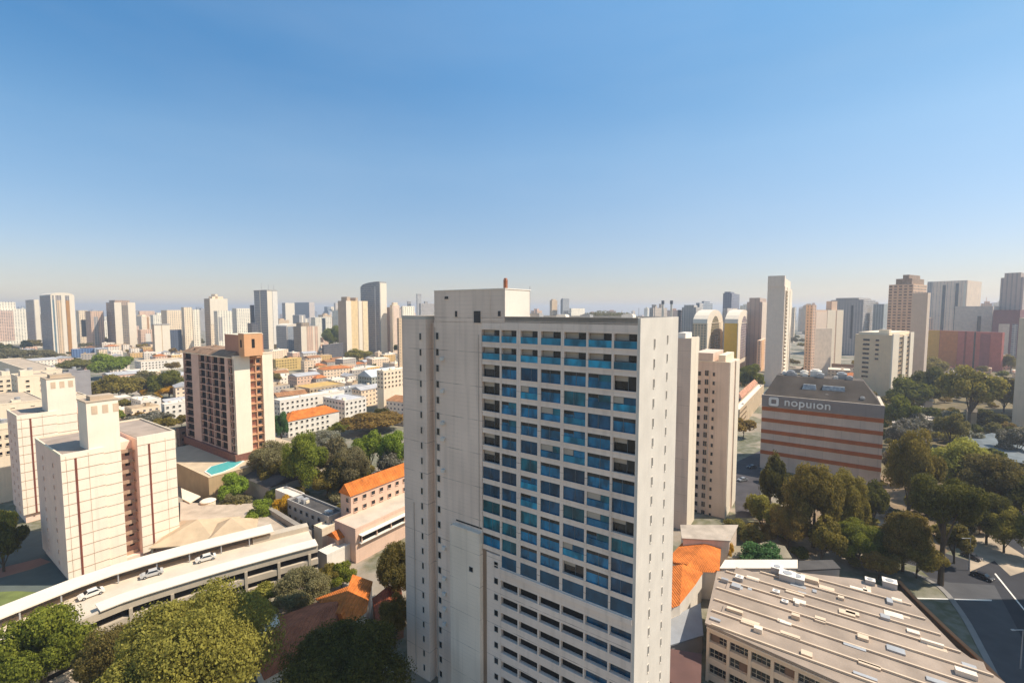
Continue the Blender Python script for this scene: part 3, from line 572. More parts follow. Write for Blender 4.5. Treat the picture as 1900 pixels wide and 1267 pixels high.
# cream rooftops top left
def cream_box(uL,uC,uR,vT,vB,label,pent=None,wall=cream,g=None,wins=((.3,.5),(.75,.5)),roof=M("roof_tan2",(.46,.37,.28),var=.2,streak=False)):
    f=Frame(uC,vT,vB); w_=f.x(uR); d_=max(4,f.y(uL)); t=f.thing("cream_block",label,"apartment block",g,w=w_,d=d_)
    z=f.z1; b=MB(); b.box(0,w_,0,d_,0,z); part("wall",b,[wall],t); b=MB(); b.box(.3,w_-.3,.3,d_-.3,z,z+.12); part("roof",b,[roof],t)
    b=MB(); b.box(-.08,.3,-.08,d_,z,z+.6); b.box(.3,w_,-.08,.3,z,z+.6); b.box(w_-.3,w_,.3,d_,z,z+.6); b.box(.3,w_-.3,d_-.3,d_,z,z+.6); part("parapet",b,[wall],t)
    me=winmesh(1.5,1.1,dk_glass,wall,.15,.12); k=0
    for row in range(3):
        windows(t,'lit',[(w_*a,z-3.2-3*row,0) for a,_ in wins],me)
        windows(t,'shade',[(d_*a,z-3.2-3*row,0) for a in (.3,.7)],me)
    if pent: b=MB(); b.box(w_*pent[0],w_*pent[1],1,min(d_-1,6),z,z+pent[2]); part("rooftop_box",b,[wall],t); b=MB(); b.cyl(w_*pent[1]-1,2.5,1.1,z+pent[2],z+pent[2]+1.3); part("water_tank",b,[steel],t)
    return t
cream_box(24,36,95,700,800,"cream block with two small dark windows and a dark mast on its roof, upper left",(.1,.5,3.5))
cream_box(-40,-5,26,700,790,"cream block with tan roof at the far upper left edge",(.4,.9,3))
cream_box(84,97,164,742,850,"plain cream block with a balustraded roof between the rear panelled block and the dark-windowed tower",(.1,.45,1.5),wins=((.8,.5),))
cream_box(-30,0,84,752,835,"long low cream block behind the rear panelled block at the left edge",(.3,.5,1.5))
cream_box(118,121,170,692,770,"slate grey fronted block with a white corner post above the cream rooftops",(.2,.5,2),wall=M("slate_wall",(.3,.29,.31)),wins=())
cream_box(-5,60,118,690,760,"low pale block with a cluttered parapet behind the upper left cream rooftops",(.5,.8,2))
cream_box(-60,-12,30,800,935,"cream flat-roofed wing left of the rear panelled block, at the left edge",(.3,.8,2.0))
# ============ long parking deck (bottom left) ============
deckm=M("deck_pale",(.60,.52,.42),var=.14,streak=False); canop=M("canopy_white",(.74,.66,.56),var=.05,streak=False); wallc=M("garage_wall",(.52,.45,.36),var=.14)
def curve_px(pts,z): return [G(u,v,z) for u,v in pts]
def smooth(P,n=3):
    out=[]
    for i in range(len(P)-1):
        p0=P[max(i-1,0)];p1=P[i];p2=P[i+1];p3=P[min(i+2,len(P)-1)]
        for k in range(n):
            t=k/n; out.append(tuple(.5*((2*p1[j])+(-p0[j]+p2[j])*t+(2*p0[j]-5*p1[j]+4*p2[j]-p3[j])*t*t+(-p0[j]+3*p1[j]-3*p2[j]+p3[j])*t**3) for j in (0,1)))
    out.append(P[-1]); return out
zg=9.0
front=smooth(curve_px([(590,1020),(480,1050),(370,1082),(228,1128),(110,1180),(20,1222)],zg),3)   # right-far to left-near
t=thing("parking_deck","long curving parking garage with a pale open roof deck and white canopies, bottom left","parking garage",(0,0,0))
# offsets: walking towards near-left; the far side is on the right => negative
b=MB(); b.ribbon(front,-15,-.3,zg-.5,zg); part("roof_deck",b,[deckm],t)
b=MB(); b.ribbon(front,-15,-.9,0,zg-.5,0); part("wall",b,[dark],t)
b=MB()
for z0,z1 in ((zg-.5,zg+1.1),(zg-3.6,zg-2.2),(zg-6.5,zg-5.0),(0,zg-8)): b.ribbon(front,-.9,0,z0,z1,0)
part("parapet_bands",b,[wallc],t)
L=[0]
for i in range(1,len(front)): L.append(L[-1]+math.dist(front[i],front[i-1]))
def at(s,off):
    for i in range(1,len(front)):
        if L[i]>=s or i==len(front)-1:
            a,c=front[i-1],front[i]; k=(s-L[i-1])/(L[i]-L[i-1]); dx,dy=(c[0]-a[0])/(L[i]-L[i-1]),(c[1]-a[1])/(L[i]-L[i-1])
            return (a[0]+dx*(s-L[i-1])-dy*off,a[1]+dy*(s-L[i-1])+dx*off,math.atan2(dy,dx))
s=2
while s<L[-1]:
    x,y,a=at(s,-.4); b=MB(); b.box(-.3,.3,-.5,.55,0,zg-.5); part("column",b,[wallc],t,(x,y,0),a); s+=7
b=MB(); fr1=[p for p in front if True][:11]; b.ribbon(fr1,-3.6,.35,zg+1.25,zg+1.45); part("front_canopy",b,[canop],t)
b=MB(); bk=front[2:]; b.ribbon(bk,-16.8,-11.6,zg+2.3,zg+2.55); part("rear_canopy",b,[canop],t)
b=MB(); b.ribbon(bk,-16.6,-16.3,0,zg+2.3); part("rear_wall",b,[wallc],t)
b=MB(); b.ribbon(front[:4],-15,-12.4,zg,zg+1.3); part("roof_kerb",b,[wallc],t)
s=14
while s<L[-1]-1:
    x,y,a=at(s,-12); b=MB(); b.box(-.12,.12,-.12,.12,zg,zg+2.3); part("post",b,[steel],t,(x,y,0),a); s+=6
for k,(s_,c_) in enumerate(((20,'white'),(25,'silver'),(29,'white'),(50,'white'),(56,'dark red'),(36,'grey'))):
    pass
for i in range(0,len(front)): occ(front[i][0]+5,front[i][1]-(-5),9)
DECK=(at,L,zg)
# ============ canopies & court behind parking deck ============
tanroof=M("tan_roof",(.52,.40,.27),var=.2,streak=False)
def pyramid_roof(u,v,r,z0,z1,label,ang=10,posts=True,mat=None):
    x,y=G(u,v,z0); t=thing("canopy",label,"canopy",(x,y,0),RAD(ang)); b=MB(); b.prism([(-r,-r),(r,-r),(r,r),(-r,r)],z0,z1,0,[(-.15,-.15),(.15,-.15),(.15,.15),(-.15,.15)]); b.box(-r-.1,r+.1,-r-.1,r+.1,z0-.25,z0-.01); part("roof",b,[mat or tanroof],t)
    for sx in (-1,1):
        for sy in (-1,1): b=MB(); b.box(sx*(r-.5)-.2,sx*(r-.5)+.2,sy*(r-.5)-.2,sy*(r-.5)+.2,0,z0-.26); part("post",b,[wallc],t)
    occ(x,y,r); return t
pyramid_roof(368,985,8.5,4.5,8.0,"tan hipped pavilion roof nearest the panelled block, behind the parking deck")
pyramid_roof(430,985,6.5,4.5,8.5,"smaller tan hipped pavilion roof to the right, behind the parking deck",25)
t=thing("terrace_hall","long low hall with a pale flat roof between the parking deck and the podium","hall",(0,0,0)); P=[G(u,v,5) for u,v in ((335,968),(478,975),(590,1003),(470,930),(400,915),(338,925))]
P=[G(*p,4.2) for p in ((336,1000),(560,1000),(470,935),(405,938),(336,932))]; b=MB(); b.prism(P,0,4.2); part("wall",b,[wallc],t); b=MB(); b.prism(shrink(P,1.02),4.2,4.45); part("roof",b,[M("roof_pale",(.46,.38,.30),var=.25,streak=False)],t)
b=MB(); a_=G(475,938,4.5); c_=G(570,998,4.5); b.ribbon([a_,c_],-.1,1.4,4.45,6.2); part("ridge_wall",b,[M("ridge_grey",(.28,.25,.22),var=.2)],t)
t=thing("entrance_awning","cream curved awning over a dark block standing for shade at the foot of the podium wall","awning",(0,0,0)); P=[G(*p,5) for p in ((336,905),(338,925),(352,932),(372,920))]; b=MB(); b.prism(P,4.6,5.0); part("awning_sheet",b,[cream],t); b=MB(); b.prism(shrink(P,.85),.0,4.6); part("wall",b,[dark],t)
x,y=G(386,932,4.5); t=thing("water_tank","round cream water tank beside the curved awning","water tank",(x,y,0)); b=MB(); b.cyl(0,0,2.2,0,5.2,n=20); part("tank_body",b,[cream],t); b=MB(); b.cyl(0,0,2.4,5.2,5.5,1.9,n=20); part("lid",b,[canop],t)
# courtyard surfaces
def flat(name,pts,mat,z=.008,kind="structure"):
    b=MB(); P=[G(u,v) for u,v in pts]; b.face([(p[0],p[1],z) for p in P]); m=b
    o=struct(name,m,mat,kind); o.data.validate(); 
    if o.data.polygons[0].normal.z<0: o.data.flip_normals()
    return o
flat("courtyard_paving",[(-120,1110),(60,1125),(200,1090),(130,1060),(80,985),(-120,985)],M("court_green",(.10,.12,.11),var=.15,streak=False),.008)
flat("courtyard_path",[(-100,1100),(-100,1078),(75,1035),(95,1042),(60,1055)],M("court_red",(.30,.15,.11),var=.1,streak=False),.016)
flat("lawn",[(-160,1190),(60,1140),(75,1098),(30,1096),(-160,1105)],grassm,.016)
# ============ low-rise buildings generic ============
def gable(b,w,d,z0,h,axis,mi=1,ov=.4):
    if axis=='x':
        A=[(-ov,-ov,z0),(w+ov,-ov,z0),(w+ov,d/2,z0+h),(-ov,d/2,z0+h),(-ov,d+ov,z0),(w+ov,d+ov,z0)]
        b.face([A[0],A[1],A[2],A[3]],mi); b.face([A[3],A[2],A[5],A[4]],mi); b.face([A[1],A[5],A[2]],mi); b.face([A[4],A[0],A[3]],mi); b.face([A[4],A[5],A[1],A[0]],mi)
    else:
        A=[(-ov,-ov,z0),(-ov,d+ov,z0),(w/2,d+ov,z0+h),(w/2,-ov,z0+h),(w+ov,-ov,z0),(w+ov,d+ov,z0)]
        b.face([A[1],A[0],A[3],A[2]],mi); b.face([A[2],A[3],A[4],A[5]],mi); b.face([A[0],A[4],A[3]],mi); b.face([A[5],A[1],A[2]],mi); b.face([A[0],A[1],A[5],A[4]],mi)
def hip(b,w,d,z0,h,mi=1,ov=.4):
    r=min(w,d)/2
    if w>=d: t=[(r,d/2),(w-r,d/2),(w-r,d/2+.02),(r,d/2+.02)]
    else: t=[(w/2,r),(w/2+.02,r),(w/2+.02,d-r),(w/2,d-r)]
    b.prism([(-ov,-ov),(w+ov,-ov),(w+ov,d+ov),(-ov,d+ov)],z0,z0+h,mi,t)
WH={}
def house(f,w,d,z,roofk,wallm,roofm,label,cat="house",name="house",group=None,rh=2.2,nw=True,clutter=0,occr=True,seed=0,rw=False):
    t=f.thing(name,label,cat,group,w=w if occr else None,d=d)
    b=MB(); b.box(0,w,0,d,0,z); part("wall",b,[wallm],t); b=MB()
    if roofk=='flat':
        b.box(.25,w-.25,.25,d-.25,z,z+.12); 
        part("roof",b,[roofm],t); b=MB(); b.box(-.05,.25,-.05,d,z,z+.7); b.box(.25,w,-.05,.25,z,z+.7); b.box(w-.25,w,.25,d,z,z+.7); b.box(.25,w-.25,d-.25,d,z,z+.7); part("parapet",b,[wallm],t)
    else:
        if roofk=='hip': hip(b,w,d,z,rh,0)
        else: gable(b,w,d,z,rh,'x' if w>d else 'y',0)
        part("roof",b,[roofm],t)
    if nw:
        key=wallm.name
        if key not in WH: WH[key]=winmesh(1.3,1.2,dk_glass,wallm,.14,.12)
        me=WH[key]; zz=z-2.2; n=0
        while zz>.4 and n<4:
            windows(t,'lit',[(x,zz,0) for x in np.arange(1.6,w-1,3.2)][:8],me); windows(t,'shade',[(y,zz,0) for y in np.arange(1.6,d-1,3.2)][:8],me); zz-=3; n+=1
    if rw:
        b=MB(); b.box(1.5,w-1,-.04,-.003,z-3.6,z-1.6,0); part("loggia",b,[dark],t); b=MB(); b.box(1.0,w-.5,-1.6,-.05,z-1.55,z-1.35); b.box(1.0,w-.5,-1.0,-.05,z-3.9,z-3.6); part("loggia_ledge",b,[white],t)  # flat dark strip painted as the loggia's shaded depth
        for q in range(6): b=MB(); x_=1.5+(w-3)*q/5; b.box(x_-.15,x_+.15,-.9,-.65,z-3.6,z-1.55); part("column",b,[wallm],t)
    rr=random.Random(seed)
    for k in range(clutter):
        x=rr.uniform(.8,max(1,w-3)); y=rr.uniform(.8,max(1,d-3)); s=rr.uniform(.8,2.2); b=MB(); b.box(x,x+s,y,y+s*.8,z+.12,z+.12+s*.7); b.box(x+.1*s,x+.9*s,y+.1*s,y+.7*s,z+.12+s*.7,z+.2+s*.7); part("roof_unit",b,[rr.choice([white,steel,cream])],t)
    return t
def H3(uL,uC,uR,vT,vB,roofk,wallm,roofm,label,**k):
    f=Frame(uC,vT,vB,ang=k.pop('ang',GRID)); w_=max(4,f.x(uR)); d_=max(4,f.y(uL)); return house(f,w_,d_,f.z1,roofk,wallm,roofm,label,**k)
pinkp=M("pink_plaster",(.66,.47,.37),var=.1); whitep=M("white_plaster",(.74,.70,.64),var=.08); greyp=M("grey_plaster",(.40,.38,.36),var=.12)
H3(633,652,800,920,1012,'gable',pinkp,tile_o,"long pink house with a bright orange tiled roof directly left of the blue-windowed tower",rh=3.2,clutter=0,seed=1)
t=H3(622,660,800,985,1045,'flat',pinkp,M("terrace_pale",(.55,.47,.38),streak=False),"low pink terrace annex with a loggia whose shade is painted dark below the long orange roofed house",seed=2,nw=False,rw=True)
H3(610,628,668,1000,1040,'gable',pinkp,tile_o,"small pink outbuilding with a single plain orange roof, below the dark flat roof",rh=1.6,nw=False)
H3(592,607,655,1033,1062,'flat',whitep,canop,"tiny white box building with a white roof above the olive shrub",nw=False,seed=3)
H3(590,598,626,985,1025,'flat',cream,canop,"little cream stair block with a white top beside the dark flat roof",nw=False)
H3(535,610,640,962,1012,'flat',greyp,roofd,"dark flat-roofed grey building with roof equipment between the yellow tree and the orange roof",clutter=5,seed=4)
H3(512,545,556,925,960,'flat',whitep,canop,"narrow white water tower block beside the dark flat roof",nw=False)
H3(440,500,560,905,935,'gable',greyp,roofd,"low dark-roofed shed among the bushes left of the dark flat roof",rh=2,nw=False)
# red roofs bottom centre
def poly_house(pts,z,zr,wallm,roofm,label,name="house",cat="house",ridge=None):
    P=[G(u,v,z) for u,v in pts]
    area=sum(P[i][0]*P[(i+1)%len(P)][1]-P[(i+1)%len(P)][0]*P[i][1] for i in range(len(P)))
    if area<0: P=P[::-1]
    cx=sum(p[0] for p in P)/len(P); cy=sum(p[1] for p in P)/len(P)
    t=thing(name,label,cat,(cx,cy,0)); Q=[(p[0]-cx,p[1]-cy) for p in P]
    b=MB(); b.prism([(x*.95,y*.95) for x,y in Q],0,z); part("wall",b,[wallm],t)
    if zr is None: b=MB(); b.prism(Q,z,z+.3); part("roof",b,[roofm],t)
    else:
        # ridge along the long axis
        b=MB(); i0=max(range(len(Q)),key=lambda i: math.dist(Q[i],Q[(i+1)%len(Q)])); d=(Q[(i0+1)%len(Q)][0]-Q[i0][0],Q[(i0+1)%len(Q)][1]-Q[i0][1]); l=math.hypot(*d); d=(d[0]/l,d[1]/l); 
        ext=max(abs(x*d[0]+y*d[1]) for x,y in Q)*.82; T=[]
        for x,y in Q:
            s_=max(-ext,min(ext,x*d[0]+y*d[1])); T.append((s_*d[0]+(x-s_*d[0])*.02,s_*d[1]+(y-s_*d[1])*.02))
        b.prism(Q,z,z+zr,0,T); part("roof",b,[roofm],t)
    occ(cx,cy,7); return t
poly_house([(470,1215),(500,1150),(600,1112),(635,1125),(625,1185),(490,1262)],5,2.2,whitep,tile_b,"long low house with a dull brown-red roof in shade beside the dark tree")
poly_house([(585,1110),(650,1085),(692,1078),(680,1135),(645,1165),(612,1135)],5.5,2.2,whitep,tile_o,"house with an orange tiled roof half in sun, between the olive shrub and the tower")
poly_house([(474,1150),(512,1135),(520,1160),(482,1178)],6.5,None,whitep,canop,"small white stair hut next to the shaded brown-red roof")
poly_house([(690,1110),(745,1090),(750,1150),(700,1165)],4,1.8,M("brick_wall",(.33,.18,.12),var=.3),tile_r,"old reddish brick shed with a patchy roof at the foot of the tower")
# orange roofs right of tower
poly_house([(1235,1040),(1276,995),(1338,1012),(1335,1062),(1285,1060)],7,1.0,whitep,tile_o,"upper bright orange metal-tiled roof immediately right of the blue-windowed tower")
poly_house([(1225,1135),(1235,1052),(1305,1062),(1290,1085),(1262,1120)],7,1.2,whitep,tile_o,"lower bright orange roof in front of the upper orange roof, right of the tower")
poly_house([(1240,1150),(1300,1120),(1305,1180),(1240,1200)],4,None,greyp,M("roof_bluegrey",(.28,.30,.33),streak=False),"small blue-grey flat roof squeezed between the tower and the large brown roof")
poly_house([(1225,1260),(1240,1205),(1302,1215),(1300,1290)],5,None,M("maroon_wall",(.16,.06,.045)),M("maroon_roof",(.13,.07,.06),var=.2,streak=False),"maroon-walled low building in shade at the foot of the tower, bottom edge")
poly_house([(1262,975),(1370,975),(1355,1005),(1265,1000)],9,None,mauve,M("roof_pale2",(.42,.36,.30),var=.3,streak=False),"low beige annex with a cluttered flat roof at the foot of the pink tower")
poly_house([(1335,1056),(1345,1040),(1480,1040),(1480,1056)],9.5,None,white,canop,"long thin white flat roof behind the large brown roof")
poly_house([(1480,1060),(1482,1042),(1545,1040),(1560,1056)],9,None,greyp,roofd,"dark grey flat roof continuing right of the long thin white roof")
poly_house([(1350,1035),(1385,1015),(1420,1005),(1470,1035)],5.0,1.5,wallc,M("mossy_roof",(.30,.26,.19),var=.3,streak=False),"low building with a mossy sloping roof beneath the bright green shrub")
# ============ large brown-roofed building (bottom right) ============
zr=11.0; outline=[(1308,1158),(1330,1062),(1480,1064),(1590,1076),(1672,1100),(1722,1150),(1775,1205),(1865,1270),(1900,1330),(1700,1345),(1555,1268)]
P=[G(u,v,zr) for u,v in outline][::-1]
area=sum(P[i][0]*P[(i+1)%len(P)][1]-P[(i+1)%len(P)][0]*P[i][1] for i in range(len(P)))
if area<0: P=P[::-1]
t=thing("market_hall","large low building with a broad brown roof crossed by pale ribs, bottom right","commercial building",(37,88,0),RAD(GRID))
ca,sa=cos(-RAD(GRID)),sin(-RAD(GRID)); toL=lambda p:((p[0]-37)*ca-(p[1]-88)*sa,(p[0]-37)*sa+(p[1]-88)*ca)
Q=[toL(p) for p in P]; browng=M("brown_roof_sheet",(.33,.265,.215),var=.30,streak=False,ns=.16,bump=.3)
b=MB(); b.prism(shrink(Q,.90),0,zr-.02); part("wall",b,[M("hall_wall",(.50,.38,.27),var=.1)],t)
b=MB(); b.prism(Q,zr,zr+.35); part("roof",b,[browng],t)
fr_=toL(G(1308,1158,zr)); occ(55,85,22); occ(75,80,18); occ(48,92,12)
rib=M("rib_cream",(.62,.50,.38),var=.08,streak=False)
def pip(x,y,Q):
    c=False
    for i in range(len(Q)):
        x1,y1=Q[i];x2,y2=Q[i-1]
        if (y1>y)!=(y2>y) and x<(x2-x1)*(y-y1)/(y2-y1)+x1: c=not c
    return c
def span(x,Q):  # y-range inside outline for given local x (ribs run along local y)
    ys=[y for y in np.arange(-70,25,.4) if pip(x,y,Q)]; return (min(ys),max(ys)) if ys else None
for k,x in enumerate((-12.5,-8.5,-4.2,.2,4.2,8.6,12.6,16.4,20.5,24.5)):
    s_=span(x,Q)
    if not s_ or s_[1]-s_[0]<3: continue
    b=MB(); b.box(x-.16,x+.16,s_[0]+.6,s_[1]-.4,zr+.35,zr+.7); part("roof_rib",b,[rib],t)
    # low monitor roof step on alternate bays
    if k in (1,3,5,7): b=MB(); b.box(x+.16,x+3.0,s_[0]+1.2,s_[1]-2,zr+.35,zr+.62); part("roof_step",b,[browng],t)
rr=random.Random(3)
for k in range(60):
    x=rr.uniform(-13,26); s_=span(x,Q)
    if not s_: continue
    if s_[1]-s_[0]<5: continue
    y=rr.uniform(s_[0]+2,s_[1]-2); s1=rr.uniform(.6,3.4); s2=rr.uniform(.5,1.8); h_=rr.choice([.12,.15,.1,.6,.3])
    b=MB(); b.box(x,x+s2,y,y+s1,zr+.35,zr+.55+h_); part("skylight" if h_<.2 else "roof_hatch",b,[rr.choice([rib,rib,canop,steel])],t)
for u,v,s_ in ((1452,1062,1.9),(1475,1080,2.5),(1492,1084,2.3),(1378,1075,1.2),(1446,1100,1.0),(1462,1118,.9),(1665,1090,2.0),(1624,1082,1.4)):
    x,y=toL(G(u,v,zr+1)); b=MB(); b.box(x,x+s_,y,y+s_*1.2,zr+.35,zr+.4+s_*.6); b.box(x-.05,x+s_+.05,y-.05,y+s_*1.2+.05,zr+.4+s_*.6,zr+.5+s_*.6,1); b.cyl(x+s_/2,y+s_*.6,s_*.35,zr+.5+s_*.6,zr+.6+s_*.6,mi=0); part("air_unit",b,[steel,white],t)
nest(t,'roof',('roof_rib','roof_step','skylight','roof_hatch','air_unit'))
# front wall with windows, along the true eave line
Pa=G(1308,1158,zr); Pb=G(1555,1268,zr); ea=math.atan2(Pb[1]-Pa[1],Pb[0]-Pa[0]); lo=toL(Pa); rl=ea-RAD(GRID); FL=44
fw=MB(); fw.box(.3,FL,.25,1.3,zr-1.3,zr-.05); fw.box(.3,FL,-.1,.25,zr-.5,zr-.2)
for z0,z1 in ((zr-4.2,zr-3.1),(zr-7.4,zr-6.2),(zr-10.6,zr-9.4)): fw.box(.3,FL,.3,1.3,z0,z1)
for k in range(12): fw.box(.3+3.6*k,.8+3.6*k,.2,1.3,0,zr-1.3)
part("front_facade",fw,[M("facade_ochre",(.72,.56,.42),var=.1)],t,(lo[0],lo[1],0),rl)
bw=MB(); bw.box(.3,FL,.9,1.25,0,zr-1.0); part("inner_wall",bw,[M("facade_brown",(.22,.14,.10),var=.1)],t,(lo[0],lo[1],0),rl)
wmb=MB(); wmb.box(-.7,.7,0,.05,0,1.45); wmb.box(-.7,.7,-.05,0,.68,.76,1); wmb.box(-.04,.04,-.05,0,0,1.45,1); wmb.box(-.8,.8,-.06,0,-.08,0,1); wme=wmb.mesh("window",[dk_glass,wallc])
from mathutils import Matrix
er_=lambda x,y: (lo[0]+x*cos(rl)-y*sin(rl), lo[1]+x*sin(rl)+y*cos(rl))
for r_ in range(3):
    for k in range(11):
        for j in range(2):
            if (k*7+r_*3+j)%11==0: continue
            q=er_(1.6+3.6*k+1.55*j,.82); part("window",wme,None,t,(q[0],q[1],zr-2.95-3.15*r_),rl)
# street right
def strip(name,pts,mat,z): return flat(name,pts,mat,z)
strip("road",[(1560,1010),(1700,1050),(1765,1105),(1800,1160),(1850,1235),(1900,1330),(2300,1330),(2300,1075),(1900,1020),(1880,960),(1840,925),(1800,925),(1830,1000),(1800,1040),(1700,1010),(1600,980)],asphalt,.008)
def kerb(name,px,w0,w1,h,mat): 
    P_=smooth([G(u,v) for u,v in px],4); b=MB(); b.ribbon(P_,w0,w1,0,h); return struct(name,b,mat)
kerb("pavement",[(1690,1062),(1742,1090),(1782,1140),(1815,1200),(1845,1262),(1870,1330)],-.2,1.0,.13,M("kerb_dark",(.25,.24,.23),streak=False))
flat("forecourt",[(1690,1062),(1760,1080),(1845,1085),(1885,1160),(1935,1262),(1960,1330),(1880,1330),(1845,1262),(1782,1140),(1742,1090)],M("forecourt_grey",(.075,.075,.08),var=.2,streak=False),.014)
flat("parking_markings",[(1845,1064),(1847.5,1063),(1957.5,1200),(1955,1200)],white,.02); flat("lane_line",[(1690,1108),(1840,1112),(1840,1114.5),(1690,1110)],white,.02)
flat("sidewalk",[(1800,1000),(1830,985),(1900,1030),(1900,1060),(1875,1068),(1845,1040),(1800,1060)],M("pav_tan",(.40,.33,.25),var=.25,streak=False),.02)
# ============ fence / retaining wall / cars / tree-side things ============
Pf=smooth([G(u,v,1.5) for u,v in ((1668,1078),(1700,1112),(1760,1170),(1830,1235),(1880,1290),(1920,1340))],4)
t=thing("boundary_wall","curving boundary wall with an orange timber rail between the brown-roofed hall and the street","wall",(0,0,0))
b=MB(); b.ribbon(Pf,-.2,.2,0,1.5); part("wall_base",b,[M("wall_darkbrown",(.10,.07,.05))],t); b=MB(); b.ribbon(Pf,-.45,.35,1.5,1.75); part("rail",b,[M("orange_rail",(.48,.22,.10),streak=False)],t)
carp={}
def car_mesh():
    b=MB(); prof=[(-2.1,.35),(-2.15,.75),(-1.7,.95),(-1.1,1.0),(-.6,1.42),(.9,1.45),(1.5,1.0),(2.05,.9),(2.15,.6),(2.1,.35)]
    for s,(yy) in ((1,.86),(-1,-.86)): pass
    n=len(prof); k=len(b.v); b.v+=[(x,-.86 if z<1.2 else -.68,z) for x,z in prof]+[(x,.86 if z<1.2 else .68,z) for x,z in prof]
    for i in range(n): j=(i+1)%n; b.f.append((k+i,k+n+i,k+n+j,k+j)); b.m.append(0)
    b.f.append(tuple(k+i for i in range(n))); b.m.append(0); b.f.append(tuple(k+n+n-1-i for i in range(n))); b.m.append(0); return b
def wheel_mesh():
    b=MB(); n=14
    k=len(b.v); 
    for y in (-.1,.1): b.v+=[(.32*cos(2*pi*i/n),y,.32*sin(2*pi*i/n)) for i in range(n)]
    for i in range(n): b.f.append((k+i,k+(i+1)%n,k+n+(i+1)%n,k+n+i)); b.m.append(0)
    b.f.append(tuple(k+n-1-i for i in range(n))); b.m.append(0); b.f.append(tuple(k+n+i for i in range(n))); b.m.append(0); return b
WM=None
def car(x,y,z,a,col,label,group="parked cars"):
    global WM
    t=thing("parked_car",label,"car",(x,y,z),a,group)
    part("body",car_mesh(),[M("paint_%d%d%d"%tuple(int(c*99) for c in col),col,rough=.3,var=.02,streak=False,spec=.5)],t)
    g=MB(); g.prism([(-1.12,-.70),(1.42,-.70),(1.42,.70),(-1.12,.70)],1.02,1.40,0,[(-.68,-.66),(.95,-.66),(.95,.66),(-.68,.66)])
    g2=MB()
    for f_ in ([(-1.16,-.78,1.02),(-1.16,.78,1.02),(-.64,.64,1.40),(-.64,-.64,1.40)],[(1.54,.78,1.02),(1.54,-.78,1.02),(.96,-.64,1.41),(.96,.64,1.41)],[(-.95,-.86,1.03),(1.3,-.86,1.03),(.85,-.715,1.38),(-.55,-.715,1.38)],[(1.3,.86,1.03),(-.95,.86,1.03),(-.55,.715,1.38),(.85,.715,1.38)]): g2.face(f_)
    part("car_windows",g2,[dk_glass],t)
    if WM is None: WM=wheel_mesh().mesh("wheel",[M("tyre",(.02,.02,.02),streak=False)])
    for wx in (-1.35,1.35):
        for wy in (-.82,.82): wh_=part("wheel",WM,None,t,(wx,wy,.32)); hb=MB(); hb.box(-.14,.14,-.12,.12,-.14,.14); part('hub',hb,[steel],wh_)
    for wy in (-.6,.6): b=MB(); b.box(-2.2,-2.12,wy-.18,wy+.18,.62,.78); part("headlight",b,[white],t)
for u,v,a,c,l in ((1822,1072,RAD(115),(.02,.02,.025),"black car parked under the trees at the edge of the street, right"),(1802,1035,RAD(115),(.05,.05,.06),"dark car half hidden by the big dark tree on the street"),(1395,868,RAD(20),(.03,.035,.05),"dark blue car in the shaded yard beside the grey hotel"),(1378,892,RAD(20),(.25,.26,.28),"silver car in the shaded yard below the grey hotel")):
    x,y=G(u,v); car(x,y,.02,a,c,l)
at,L_,zg_=DECK
for s_,o_,c,l in ((23,-10.6,(.7,.68,.64),"white car on the parking deck roof near its right end"),(33.0,-10.6,(.5,.5,.5),"silver car alone on the parking deck roof, second car from the right"),(41,-10.6,(.72,.7,.66),"white car alone halfway along the parking deck, third car from the right"),(62,-10,(.75,.73,.7),"white car near the left end of the parking deck"),(66,-10,(.3,.06,.05),"dark red car at the left end of the parking deck")):
    x,y,a=at(s_,o_); car(x,y,zg_+.01,a+pi,c,l)
# street lamps
def lamp(u,v,h,label):
    x,y=G(u,v); t=thing("street_lamp",label,"street lamp",(x,y,0)); b=MB(); b.cyl(0,0,.13,0,h,.07,8); part("pole",b,[steel],t); b=MB(); b.box(-1.8,.1,-.06,.06,h-.1,h); part("arm",b,[steel],t); b=MB(); b.box(-2.3,-1.7,-.16,.16,h-.12,h+.03); part("lamp_head",b,[steel],t); nest(t,'arm',('lamp_head',))
lamp(1797,1058,9,"grey street lamp beside the black car on the right"); lamp(1893,1240,8,"street lamp at the lower right edge of the street")
# ============ unseen off-frame tower added to shade the street ============
f=Frame(2250,200,1110,ang=10); 
t=thing("neighbour_tower","unseen tall pale tower added right of the street to shade it","apartment tower",(150,58,0),RAD(0)); b=MB(); b.box(0,26,0,50,0,88); part("wall",b,[FAC("fac_nb",(.5,.46,.4))],t); b=MB(); b.box(2,24,2,48,88,90.5); part("roof_box",b,[greyp],t)
